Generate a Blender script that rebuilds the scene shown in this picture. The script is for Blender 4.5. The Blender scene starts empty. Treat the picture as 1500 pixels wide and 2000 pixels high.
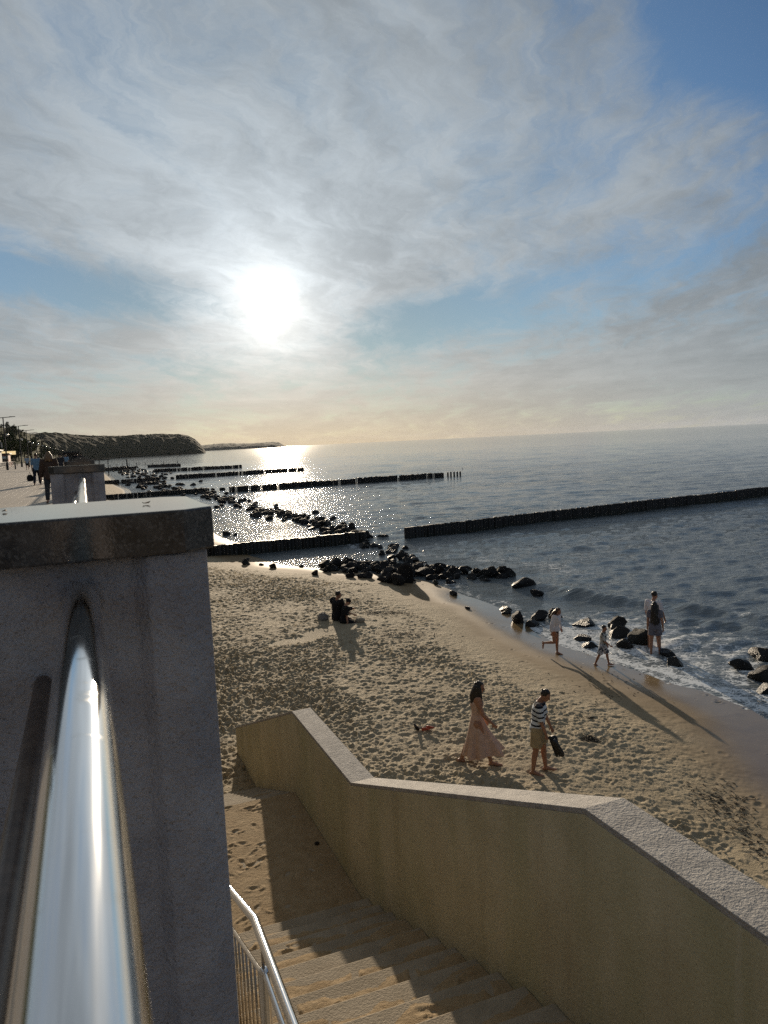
import bpy, bmesh, math, random
import numpy as np
from mathutils import Vector, Matrix, Euler, Quaternion
R_ = math.radians
scene = bpy.context.scene
C = scene.collection
random.seed(7)
RNG = np.random.default_rng(7)

# ------------------------------------------------------------------ camera
EYE = 7.0                                     # metres above the sea
cam_data = bpy.data.cameras.new('camera')
cam = bpy.data.objects.new('camera', cam_data); C.objects.link(cam)
cam_data.sensor_fit = 'VERTICAL'; cam_data.sensor_height = 36.0; cam_data.sensor_width = 27.0
cam_data.lens = 27.0; cam_data.clip_start = 0.02; cam_data.clip_end = 60000
CAM_R = Matrix(((0.9299475947, 0.0773334046, -0.3594676836),
                (-0.3646440097, 0.0683460183, -0.9286353256),
                (-0.0472463464, 0.9946599249, 0.0917573771)))
cam.matrix_world = Matrix.Translation((0, 0, EYE)) @ CAM_R.to_4x4()
cam_data.dof.use_dof = True; cam_data.dof.focus_distance = 12.0; cam_data.dof.aperture_fstop = 13.0
scene.camera = cam

# ------------------------------------------------------------------ view
scene.view_settings.view_transform = 'Standard'
scene.view_settings.look = 'None'
scene.view_settings.exposure = 0.25
scene.view_settings.gamma = 1.0
scene.view_settings.use_curve_mapping = False
scene.cycles.max_bounces = 6; scene.cycles.diffuse_bounces = 3; scene.cycles.glossy_bounces = 3
scene.cycles.volume_bounces = 1
scene.cycles.sample_clamp_indirect = 4.0
scene.cycles.use_denoising = False
scene.cycles.caustics_reflective = False; scene.cycles.caustics_refractive = False

# ------------------------------------------------------------------ sun and sky
SUN_EL, SUN_AZ = R_(10.35), R_(13.75)         # azimuth from +Y towards +X
SUN = Vector((math.sin(SUN_AZ)*math.cos(SUN_EL), math.cos(SUN_AZ)*math.cos(SUN_EL), math.sin(SUN_EL)))
sl = bpy.data.lights.new('sun', 'SUN'); sl.energy = 4.4; sl.angle = R_(0.6); sl.color = (1.0, 0.83, 0.62)
so = bpy.data.objects.new('sun', sl); C.objects.link(so)
so.rotation_euler = SUN.to_track_quat('Z', 'Y').to_euler(); so.location = (0, 0, 60)

class G:
    """small node-graph writer"""
    def __init__(s, tree): s.t = tree; s.n = tree.nodes; s.l = tree.links
    def put(s, sock, v):
        if isinstance(v, bpy.types.NodeSocket): s.l.new(v, sock)
        elif v is not None:
            if isinstance(v, (tuple, list)) and len(v) == 3 and sock.type == 'RGBA': v = (*v, 1)
            sock.default_value = v
    def node(s, typ, ins=None, out=0, **kw):
        n = s.n.new(typ)
        for k, v in kw.items(): setattr(n, k, v)
        for k, v in (ins or {}).items(): s.put(n.inputs[k], v)
        return n.outputs[out] if out is not None else n
    def m(s, op, a, b=None, c=None, clamp=False):
        n = s.n.new('ShaderNodeMath'); n.operation = op; n.use_clamp = clamp
        for i, v in enumerate((a, b, c)): s.put(n.inputs[i], v)
        return n.outputs[0]
    def add(s, *a):
        r = a[0]
        for b in a[1:]: r = s.m('ADD', r, b)
        return r
    def mul(s, *a):
        r = a[0]
        for b in a[1:]: r = s.m('MULTIPLY', r, b)
        return r
    def sub(s, a, b): return s.m('SUBTRACT', a, b)
    def ramp(s, v, lo, hi, a=0.0, b=1.0, smooth=True):
        n = s.n.new('ShaderNodeMapRange'); n.interpolation_type = 'SMOOTHSTEP' if smooth else 'LINEAR'; n.clamp = True
        for k, x in zip((0, 1, 2, 3, 4), (v, lo, hi, a, b)): s.put(n.inputs[k], x)
        return n.outputs[0]
    def vec(s, x, y, z): return s.node('ShaderNodeCombineXYZ', {0: x, 1: y, 2: z})
    def sep(s, v):
        n = s.n.new('ShaderNodeSeparateXYZ'); s.put(n.inputs[0], v); return n.outputs
    def noise(s, v, scale, detail=4, rough=.55, dist=0.0, out=0):
        return s.node('ShaderNodeTexNoise', {'Vector': v, 'Scale': scale, 'Detail': detail, 'Roughness': rough, 'Distortion': dist}, out)
    def mapping(s, v, loc=(0,0,0), rot=(0,0,0), scale=(1,1,1)):
        return s.node('ShaderNodeMapping', {'Vector': v, 'Location': loc, 'Rotation': rot, 'Scale': scale})
    def mix(s, f, a, b, blend='MIX'):
        n = s.n.new('ShaderNodeMix'); n.data_type = 'RGBA'; n.blend_type = blend; n.clamp_factor = True
        s.put(n.inputs[0], f); s.put(n.inputs[6], a); s.put(n.inputs[7], b); return n.outputs[2]
    def scale(s, col, f):
        n = s.n.new('ShaderNodeVectorMath'); n.operation = 'SCALE'; s.put(n.inputs[0], col); s.put(n.inputs[3], f); return n.outputs[0]
    def vadd(s, a, b):
        n = s.n.new('ShaderNodeVectorMath'); n.operation = 'ADD'; s.put(n.inputs[0], a); s.put(n.inputs[1], b); return n.outputs[0]
    def vmul(s, a, b):
        n = s.n.new('ShaderNodeVectorMath'); n.operation = 'MULTIPLY'; s.put(n.inputs[0], a); s.put(n.inputs[1], b); return n.outputs[0]

world = bpy.data.worlds.new('World'); scene.world = world; world.use_nodes = True
def build_world():
    t = world.node_tree; t.nodes.clear(); g = G(t)
    d = g.node('ShaderNodeTexCoord', out='Generated')
    x, y, z = g.sep(d)
    zc = g.m('MAXIMUM', z, 0.0)
    deg = 180/math.pi
    el = g.mul(g.m('ARCSINE', z), deg)
    az = g.mul(g.m('ARCTAN2', x, y), deg)
    dt = g.node('ShaderNodeVectorMath', {0: d, 1: tuple(SUN)}, 1, operation='DOT_PRODUCT')
    ang = g.mul(g.m('ARCCOSINE', g.m('MINIMUM', dt, 0.999999)), deg)
    k = g.m('DIVIDE', 1.0, g.add(zc, 0.12))
    P = g.vec(g.mul(x, k), g.mul(y, k), 0.0)
    sky = g.node('ShaderNodeTexSky', sky_type='NISHITA', sun_disc=False, sun_elevation=SUN_EL, sun_rotation=SUN_AZ, altitude=0, air_density=1.0, dust_density=0.6, ozone_density=2.0)
    def blob(a0, e0, sa, se, rot=0.0, amp=1.0):
        c, s_ = math.cos(R_(rot)), math.sin(R_(rot))
        da, de = g.sub(az, a0), g.sub(el, e0)
        u = g.mul(g.add(g.mul(da, c), g.mul(de, s_)), 1/sa)
        v = g.mul(g.sub(g.mul(de, c), g.mul(da, s_)), 1/se)
        q = g.add(g.mul(u, u), g.mul(v, v))
        return g.mul(g.m('POWER', math.e, g.mul(q, -1.0)), amp)
    # warped, wind-drawn cirrus: streets running away from the viewer, so they fan out from the horizon below the sun
    wv = g.vadd(g.noise(P, 1.0, 4, .55, out=1), (-.5, -.5, -.5))
    Pw = g.vadd(P, g.scale(wv, 0.75))
    Pw2 = g.vadd(P, g.vadd(g.scale(wv, 0.45), g.scale(g.vadd(g.noise(P, 3.4, 5, .62, out=1), (-.5, -.5, -.5)), 0.26)))
    def street(v, th, cross, along, off):
        a, b, _ = g.sep(v); s_, c_ = math.sin(R_(th)), math.cos(R_(th))
        return g.vec(g.add(g.mul(g.sub(g.mul(a, c_), g.mul(b, s_)), cross), off), g.mul(g.add(g.mul(a, s_), g.mul(b, c_)), along), off)
    big = g.noise(street(Pw, 12, 1.25, .75, 3.1), 1.0, 5, .55)
    mid = g.noise(street(Pw, 16, 3.0, .9, 7.3), 1.3, 8, .62)
    hair = g.noise(street(Pw2, 30, 5.0, .8, 1.7), 1.9, 10, .68)
    hair2 = g.noise(street(Pw2, -12, 4.0, .9, 12.7), 1.7, 10, .66)
    dens = g.add(0.70, g.mul(g.sub(big, .5), 1.5), g.mul(g.sub(mid, .5), 1.05), g.mul(g.sub(hair, .5), 1.3), g.mul(g.sub(hair2, .5), .85))
    clear = g.add(blob(48, 23.5, 7.5, 4.0, -22, 1.6), blob(54, 16, 6, 2.4, 30, .4), blob(33.5, 28, 6, 1.8, -15, .3),
                  blob(-1.5, 11.6, 9.0, 1.7, -9, .95), blob(27, 8.9, 6.5, 1.2, -4, .62), blob(32, 10.4, 6, 1.0, 10, .40),
                  blob(42, 10.4, 8, 1.4, 18, .40), blob(22, 7.3, 5, .7, 0, .5),
                  blob(75, 35, 26, 16, -20, 1.2))
    cover = g.add(blob(14, 11.5, 6.5, 4.2, 25, .55), blob(15, 18, 15, 6, 0, .35), blob(40, 16.5, 6, 2.0, 25, .45), blob(40, 4.5, 14, 1.7, 0, .5),
                  blob(3, 16, 8, 2.0, -20, .35), blob(5, 55, 60, 24, 0, .7), blob(-40, 20, 34, 14, 0, .4))
    dens = g.add(dens, g.mul(clear, -1.0), cover)
    low = g.m('POWER', math.e, g.mul(g.m('MAXIMUM', el, 0.0), -1/3.2))
    dens = g.add(dens, g.mul(low, 0.45))
    alpha = g.ramp(dens, 0.0, 1.15, 0.0, .92)
    # brightness of lit cirrus: forward scattering round the sun
    e1 = g.m('POWER', math.e, g.mul(ang, -1/15.0))
    g2 = g.m('POWER', math.e, g.mul(g.mul(ang, ang), -1/(5.2**2)))
    soft = g.noise(street(Pw2, 50, 2.4, .9, 4.4), 2.4, 10, .68)
    thick = g.ramp(g.add(g.mul(big, .35), g.mul(mid, .35), g.mul(soft, .35)), .40, .66, 1.22, 0.74)
    thick = g.m('MULTIPLY_ADD', g.sub(thick, 1.0), g.ramp(el, 2, 11, .30, 1.0), 1.0)
    L = g.mul(g.add(0.195, g.mul(e1, 0.39), g.mul(g2, 0.20)), thick)
    far = g.ramp(ang, 50, 130, 1.0, .7)
    L = g.mul(L, far)
    lowb = g.m('POWER', math.e, g.mul(g.m('MAXIMUM', el, 0.0), -1/5.0))
    L = g.add(L, g.mul(lowb, g.ramp(ang, 5, 60, .08, .06)))
    warm = g.mul(g.m('POWER', math.e, g.mul(g.m('MAXIMUM', el, 0.0), -1/5.0)), g.ramp(ang, 6, 42, 1.0, .13))
    ccol = g.mix(warm, (0.90, 1.0, 1.075), (1.17, 0.90, 0.57))
    cloud = g.scale(ccol, g.mul(L, 10.0))
    # layered haze bars near the horizon
    bars = g.noise(g.vec(g.mul(az, .045), g.mul(el, .8), 0.0), 1.0, 5, .6, .4)
    bl = g.mul(g.ramp(el, 0.4, 3.0), g.ramp(el, 5.5, 9.0, 1.0, 0.0))
    cloud = g.scale(cloud, g.add(1.0, g.mul(g.mul(g.sub(bars, .5), bl), 0.45)))
    # clear air
    blue = g.vmul(g.scale(sky, g.ramp(ang, 6, 34, 0.15, 0.46)), (0.62, 0.86, 1.18))
    blue = g.vadd(blue, g.scale((0.55, 0.95, 1.30), g.ramp(ang, 10, 40, 1.0, 0.15)))
    n2 = g.vmul(blue, (1, 1, 1))
    col = g.mix(alpha, n2, cloud)
    # glare of the sun seen through the thin cloud
    veil = g.ramp(g.add(g.mul(hair, .6), g.mul(mid, .6)), .35, .85, .55, 1.5)
    anw = g.mul(ang, g.add(1.0, g.mul(g.sub(g.noise(d, 11.0, 5, .6), .5), 1.1), g.mul(g.sub(hair, .5), -.8), g.mul(g.sub(mid, .5), -.8)))
    core = g.mul(g.m('POWER', math.e, g.mul(g.mul(anw, anw), -1/(1.30**2))), 13.0)
    halo = g.mul(g.m('POWER', math.e, g.mul(ang, -1/2.0)), 3.6)
    glow = g.add(core, g.mul(halo, veil))
    col = g.vadd(col, g.scale((1.0, 0.93, 0.80), glow))
    bg = g.node('ShaderNodeBackground', {'Color': col, 'Strength': 0.115}, 0)
    out = g.n.new('ShaderNodeOutputWorld'); g.l.new(bg, out.inputs[0])
build_world()

# ------------------------------------------------------------------ helpers
def tag(o, label=None, cat=None, group=None, kind=None):
    if label: o['label'] = label
    if cat: o['category'] = cat
    if group: o['group'] = group
    if kind: o['kind'] = kind
    return o
def empty(name, loc=(0, 0, 0), rz=0.0):
    o = bpy.data.objects.new(name, None); C.objects.link(o); o.location = loc; o.rotation_euler = (0, 0, rz); o.empty_display_size = .2
    return o
def link(name, me, parent=None, loc=(0, 0, 0), rot=(0, 0, 0), sc=(1, 1, 1)):
    o = bpy.data.objects.new(name, me); C.objects.link(o); o.location = loc; o.rotation_euler = rot; o.scale = sc
    if parent: o.parent = parent
    return o
class MB:
    """collects geometry, then becomes ONE mesh"""
    def __init__(s): s.v = []; s.f = []
    def add(s, vs, fs):
        b = len(s.v); s.v += [tuple(p) for p in vs]; s.f += [tuple(i + b for i in f) for f in fs]; return s
    def box(s, x0, x1, y0, y1, z0, z1):
        return s.add([(x0,y0,z0),(x1,y0,z0),(x1,y1,z0),(x0,y1,z0),(x0,y0,z1),(x1,y0,z1),(x1,y1,z1),(x0,y1,z1)],
                     [(3,2,1,0),(4,5,6,7),(0,1,5,4),(1,2,6,5),(2,3,7,6),(3,0,4,7)])
    def prism(s, pts, z0, z1):
        n = len(pts)
        return s.add([(x, y, z0) for x, y in pts] + [(x, y, z1) for x, y in pts],
                     [tuple(reversed(range(n))), tuple(range(n, 2*n))] + [(i, (i+1) % n, n+(i+1) % n, n+i) for i in range(n)])
    def tube(s, pts, r, seg=12, cap=True):
        pts = [Vector(p) for p in pts]; n = len(pts)
        rs = r if isinstance(r, (list, tuple)) else [r]*n
        base = len(s.v); up = None
        for i, p in enumerate(pts):
            t = ((pts[min(i+1, n-1)] - p).normalized() + (p - pts[max(i-1, 0)]).normalized())
            t = t.normalized() if t.length > 1e-9 else Vector((0, 0, 1))
            if up is None: up = Vector((0, 0, 1)) if abs(t.z) < .9 else Vector((1, 0, 0))
            a = t.cross(up).normalized(); b = a.cross(t).normalized(); up = b
            d0 = (pts[min(i+1, n-1)] - p) if i < n-1 else (p - pts[i-1])
            cs = max(.5, t.dot(d0.normalized()))
            for k in range(seg):
                q = 2*math.pi*k/seg
                s.v.append(tuple(p + (a*math.cos(q) + b*math.sin(q))*rs[i]/(cs if 0 < i < n-1 else 1)))
        for i in range(n-1):
            for k in range(seg):
                k2 = (k+1) % seg
                s.f.append((base+i*seg+k, base+i*seg+k2, base+(i+1)*seg+k2, base+(i+1)*seg+k))
        if cap:
            s.f.append(tuple(base+k for k in reversed(range(seg)))); s.f.append(tuple(base+(n-1)*seg+k for k in range(seg)))
        return s
    def loft(s, rings, cap=True):
        """rings: lists of equal numbers of points"""
        base = len(s.v); m = len(rings[0])
        for r in rings: s.v += [tuple(p) for p in r]
        for i in range(len(rings)-1):
            for k in range(m):
                k2 = (k+1) % m
                s.f.append((base+i*m+k, base+i*m+k2, base+(i+1)*m+k2, base+(i+1)*m+k))
        if cap:
            s.f.append(tuple(base+k for k in reversed(range(m)))); s.f.append(tuple(base+(len(rings)-1)*m+k for k in range(m)))
        return s
    def ball(s, c, r, seg=12, rings=8, rot=None):
        r = r if isinstance(r, (tuple, list)) else (r, r, r)
        c = Vector(c); rr = []
        for i in range(1, rings):
            a = math.pi*i/rings
            ring = []
            for k in range(seg):
                q = 2*math.pi*k/seg
                p = Vector((math.sin(a)*math.cos(q)*r[0], math.sin(a)*math.sin(q)*r[1], -math.cos(a)*r[2]))
                if rot: p = rot @ p
                ring.append(c + p)
            rr.append(ring)
        return s.loft(rr)
    def mesh(s, name, mat=None, smooth=False, angle=None):
        me = bpy.data.meshes.new(name); me.from_pydata(s.v, [], s.f); me.update()
        bm = bmesh.new(); bm.from_mesh(me); bmesh.ops.recalc_face_normals(bm, faces=bm.faces); bm.to_mesh(me); bm.free()
        if mat: me.materials.append(mat)
        if smooth:
            me.polygons.foreach_set('use_smooth', [True]*len(me.polygons))
            if angle: me.set_sharp_from_angle(angle=R_(angle))
        return me
    def build(s, name, mat=None, parent=None, smooth=False, angle=None, bevel=0, loc=(0, 0, 0), rot=(0, 0, 0)):
        o = link(name, s.mesh(name, mat, smooth, angle), parent, loc, rot)
        if bevel:
            b = o.modifiers.new('bevel', 'BEVEL'); b.width = bevel; b.segments = 2; b.limit_method = 'ANGLE'; b.angle_limit = R_(35)
        return o

# numpy gradient-free value noise (smooth, hashed)
def _hash(ix, iy, seed):
    h = (ix.astype(np.int64)*374761393 + iy.astype(np.int64)*668265263 + seed*974634653) & 0xffffffff
    h = ((h ^ (h >> 13))*1274126177) & 0xffffffff
    return ((h ^ (h >> 16)) & 0xffffff)/float(0xffffff)
def vnoise(x, y, seed=0):
    ix, iy = np.floor(x), np.floor(y); fx, fy = x-ix, y-iy
    fx = fx*fx*fx*(fx*(fx*6-15)+10); fy = fy*fy*fy*(fy*(fy*6-15)+10)
    a, b = _hash(ix, iy, seed), _hash(ix+1, iy, seed); c, d = _hash(ix, iy+1, seed), _hash(ix+1, iy+1, seed)
    return (a+(b-a)*fx)+((c+(d-c)*fx)-(a+(b-a)*fx))*fy
def fbm(x, y, oct=4, seed=0, gain=.5):
    s, a, t = 0.0, 1.0, 0.0
    for i in range(oct):
        c, q = math.cos(.7*i+.3), math.sin(.7*i+.3)
        s = s + a*vnoise((x*c-y*q)*2**i+17.3*i, (x*q+y*c)*2**i-9.1*i, seed+i); t += a; a *= gain
    return s/t-.5
def sstep(x, a, b):
    t = np.clip((x-a)/(b-a), 0, 1); return t*t*(3-2*t)
def grid_mesh(name, X, Y, Z, mat, attrs=None, mask=None):
    n, m = X.shape
    me = bpy.data.meshes.new(name)
    co = np.stack([X, Y, Z], -1).reshape(-1, 3).astype(np.float32)
    i = np.arange(n*m).reshape(n, m)
    q = np.stack([i[:-1, :-1], i[:-1, 1:], i[1:, 1:], i[1:, :-1]], -1).reshape(-1, 4)
    if mask is not None:
        mk = mask.reshape(n, m); keep = (mk[:-1, :-1] | mk[1:, 1:] | mk[:-1, 1:] | mk[1:, :-1]).reshape(-1); q = q[keep]
        used = np.zeros(n*m, bool); used[q.ravel()] = True; remap = np.cumsum(used)-1
        co = co[used]; q = remap[q]
    else: used = slice(None)
    me.vertices.add(len(co)); me.vertices.foreach_set('co', co.ravel())
    me.loops.add(q.size); me.loops.foreach_set('vertex_index', q.ravel().astype(np.int32))
    me.polygons.add(len(q)); me.polygons.foreach_set('loop_start', np.arange(0, q.size, 4, dtype=np.int32))
    me.polygons.foreach_set('use_smooth', np.ones(len(q), bool))
    me.update(calc_edges=True)
    for k, v in (attrs or {}).items():
        at = me.attributes.new(k, 'FLOAT', 'POINT'); at.data.foreach_set('value', v.reshape(-1)[used].astype(np.float32))
    me.materials.append(mat)
    return me

def material(name, color, rough=.7, metal=0.0, spec=.5, fn=None):
    m = bpy.data.materials.new(name); m.use_nodes = True; g = G(m.node_tree)
    b = g.n['Principled BSDF']; b.inputs['Base Color'].default_value = (*color, 1); b.inputs['Roughness'].default_value = rough
    b.inputs['Metallic'].default_value = metal; b.inputs['Specular IOR Level'].default_value = spec
    if fn: fn(g, b, g.node('ShaderNodeTexCoord', out='Object'), g.node('ShaderNodeNewGeometry', out='Position'))
    return m
def bump(g, b, h, dist=.01, strength=1.0):
    g.l.new(g.node('ShaderNodeBump', {'Height': h, 'Distance': dist, 'Strength': strength}), b.inputs['Normal'])
def mottle(c0, c1, scale=4, detail=6, bscale=None, bdist=.004, lo=.35, hi=.65, bstr=1.0, pos=False, c2=None, s2=1.0):
    def fn(g, b, o, p):
        v = p if pos else o
        n = g.noise(v, scale, detail, .6)
        col = g.mix(g.ramp(n, lo, hi), c0, c1)
        if c2: col = g.mix(g.ramp(g.noise(v, s2, 4, .6), .5, .7), col, c2)
        g.put(b.inputs['Base Color'], col)
        if bscale: bump(g, b, g.noise(v, bscale, 5, .6), bdist, bstr)
    return fn

# ------------------------------------------------------------------ shoreline, beach and sea
_ys = np.array([-400, -40, 0, 6, 10.4, 12.7, 13.8, 15.3, 16.4, 18.3, 19.3, 21, 23, 25.9, 28.1, 30.6, 34, 36, 38.5, 41, 43.7, 45.7, 50, 54, 59, 63, 70, 80, 92, 104, 124, 130, 140, 155, 186, 230, 300, 600, 1500])
_xs = np.array([10, 10, 11.4, 12.6, 13.6, 14.5, 15.0, 15.1, 14.95, 14.7, 14.55, 14.3, 14.5, 15.2, 15.5, 15.35, 15.5, 14.9, 13.7, 12.3, 10.7, 10.2, 9.6, 10.6, 10.0, 9.8, 9.6, 11.0, 8.0, 7.0, 4.0, 5.0, 7.5, 8.0, 7.0, 8.0, 8, 8, 8])
def shore(y): return np.interp(y, _ys, _xs)
def beach_z(x, y):
    d = shore(y)-x
    land = np.interp(d, [0, 1, 2, 3, 4, 5, 6.5, 9, 12, 20], [0, .07, .13, .19, .27, .36, .475, .57, .62, .68])
    sea = np.maximum(-.085*np.maximum(-d, 0), -2.5)
    return np.where(d > 0, land, sea)

def mat_sand():
    def fn(g, b, o, p):
        wet = g.node('ShaderNodeAttribute', out='Fac', attribute_name='wet')
        film = g.node('ShaderNodeAttribute', out='Fac', attribute_name='film')
        n = g.noise(p, 1.3, 6, .6); gr = g.noise(p, 90, 2, .5); mn = g.noise(p, 9, 4, .6)
        dry = g.mix(g.ramp(n, .3, .7), (.34, .270, .170), (.43, .350, .230))
        dry = g.mix(g.mul(g.ramp(gr, .45, .75), .35), dry, (.30, .235, .145))
        dry = g.mix(g.mul(g.ramp(mn, .6, .75), .3), dry, (.28, .22, .13))
        wcol = g.mix(g.ramp(n, .3, .7), (.20, .138, .072), (.25, .176, .094))
        g.put(b.inputs['Base Color'], g.mix(wet, dry, wcol))
        g.put(b.inputs['Roughness'], g.ramp(film, 0, 1, .85, .10, smooth=False))
        g.put(b.inputs['Specular IOR Level'], g.ramp(film, 0, 1, .2, .5, smooth=False))
        h = g.add(g.mul(g.noise(p, 55, 4, .65), 1.0), g.mul(g.noise(p, 16, 3, .6), 1.6))
        st = g.ramp(wet, 0, .8, 1.0, .05)
        g.l.new(g.node('ShaderNodeBump', {'Height': h, 'Distance': .018, 'Strength': st}), b.inputs['Normal'])
    return material('sand', (.4, .33, .22), .85, fn=fn)
MAT_SAND = mat_sand()

def stamp_prints():
    """foot-trodden relief on a regular raster (3 cm), sampled later"""
    x0, y0, res = 0.0, 4.0, .03
    nx, ny = int(17/res), int(56/res)
    Hm = np.zeros((ny, nx), np.float32)
    ks = 15
    yy, xx = np.mgrid[-ks:ks+1, -ks:ks+1]*res
    kern = []
    for i in range(60):
        a = random.uniform(0, math.pi*2); L_ = random.choice((.045, .06, .075, .11))*random.uniform(.75, 1.0); W_ = L_*random.uniform(.5, .8)
        c, s = math.cos(a), math.sin(a)
        u, v = (xx*c+yy*s)/L_, (-xx*s+yy*c)/W_
        q = u*u+v*v
        off = random.uniform(-.5, .5)
        kk = -np.exp(-(q**1.6)*.9) + .62*np.exp(-((np.sqrt(q)-1.45)**2)/.14)*(1+off*u/np.sqrt(q+.2))
        kern.append((kk*random.uniform(.5, 1.25)*np.clip(1-(np.hypot(xx, yy)/(.44))**4, 0, 1)).astype(np.float32))
    n = 105000
    px = RNG.uniform(0, 17, n); py = 4+56*RNG.uniform(0, 1, n)
    d = shore(py)-px
    t = sstep(d+1.3*fbm(px*.35, py*.35, 3, 5)*2, 3.0, 6.2)
    t *= 1-.75*sstep(px-.35*(py-10), 8.8, 10.2)*(py < 16)
    t *= np.clip(.70+2.3*fbm(px*.34, py*.26, 3, 9), .10, 1.0)
    t = np.where(py > 33, t*.85, t)
    keep = RNG.uniform(0, 1, n) < t+.012
    for a, b_, s in zip(px[keep], py[keep], t[keep]):
        i, j = int((b_-y0)/res), int((a-x0)/res)
        if i < ks or j < ks or i >= ny-ks-1 or j >= nx-ks-1: continue
        Hm[i-ks:i+ks+1, j-ks:j+ks+1] += kern[random.randrange(60)]*(.30+.70*s)*.047
    Hm = np.clip(Hm, -.075, .085)
    def sample(x, y):
        fx = np.clip((x-x0)/res, 0, nx-2); fy = np.clip((y-y0)/res, 0, ny-2)
        i, j = fy.astype(int), fx.astype(int); u, v = fx-j, fy-i
        r = (Hm[i, j]*(1-u)+Hm[i, j+1]*u)*(1-v)+(Hm[i+1, j]*(1-u)+Hm[i+1, j+1]*u)*v
        return np.where((x > x0) & (x < x0+17) & (y > y0) & (y < y0+56), r, 0)
    return sample
prints = stamp_prints()
SMOOTH_PATCH = [(6.1, 24.5, 1.0, .42, .30), (7.6, 25.4, 1.2, .55, .30), (8.9, 26.0, .7, .5, .1)]   # scraped flat round the seated pair
def sand_z(x, y, fine=True):
    x = np.asarray(x, float); y = np.asarray(y, float)
    d = shore(y)-x
    z = beach_z(x, y)
    tramp = sstep(d, 1.5, 5.5)
    sm = np.zeros_like(z)
    for (cx, cy, a, b_, r) in SMOOTH_PATCH:
        u = (x-cx)*math.cos(r)+(y-cy)*math.sin(r); v = -(x-cx)*math.sin(r)+(y-cy)*math.cos(r)
        sm = np.maximum(sm, 1-sstep((u/a)**2+(v/b_)**2, .7, 1.25))
    z = z + .10*fbm(x*.45, y*.45, 3, 21)*tramp + .012*fbm(x*.8, y*.8, 2, 4)*(1-tramp)
    if fine:
        z = z + (prints(x, y)*1.0 +   .092*fbm(x*6.4, y*6.4, 4, 33, .70)*tramp*np.clip(1+1.6*fbm(x*.5, y*.5, 3, 77), .3, 1.6))*(1-sm) + .006*fbm(x*9, y*9, 2, 71)*np.clip(tramp, .12, 1)
    return z - .02*sm
def sz(x, y): return float(sand_z(np.array([x]), np.array([y]))[0])

def polar(a0, a1, na, r0, r1, nr):
    A = np.radians(np.linspace(a0, a1, na)); Rr = r0*(r1/r0)**np.linspace(0, 1, nr)
    Rg, Ag = np.meshgrid(Rr, A, indexing='ij')
    return Rg*np.sin(Ag), Rg*np.cos(Ag)
def make_beach():
    X, Y = polar(-1, 62, 820, 7.5, 75, 1000)
    d = shore(Y)-X
    Z = sand_z(X, Y)
    wet = 1-sstep(d+1.2*fbm(X*.5, Y*.5, 3, 15), 1.9, 3.2+np.where(Y < 18, .8, 0))
    film = 1-sstep(d+.9*fbm(X*.6, Y*.35, 3, 16), 0.5+np.clip((19-Y)*.10, 0, .8), 2.2+np.clip((19-Y)*.17, 0, 1.5))
    film = np.where(Y > 30, film*np.clip(1-(Y-30)/4, .25, 1), film)
    me = grid_mesh('beach', X, Y, Z, MAT_SAND, {'wet': wet, 'film': film}, mask=(d > -2.5) & (X > .15))
    tag(link('beach', me), kind='structure')
    # the rest of the shore: coarse, under the fine sheet's edge and far along the coast and behind the camera
    ys = np.concatenate([np.linspace(-150, 8, 80), np.linspace(9, 76, 60), np.linspace(78, 1400, 400)]); xs = np.concatenate([np.linspace(-.2, 24, 90)])
    X, Y = np.meshgrid(xs, ys); d = shore(Y)-X
    Z = sand_z(X, Y, False)-.25*((Y > 9.5) & (Y < 74) & (X > .5))
    grow = 1-sstep(d, 1.9, 3.2)
    me = grid_mesh('sea_bed', X, Y, Z, MAT_SAND, {'wet': grow, 'film': 1-sstep(d, .7, 1.6)})
    tag(link('sea_bed', me), kind='structure')
make_beach()

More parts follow.
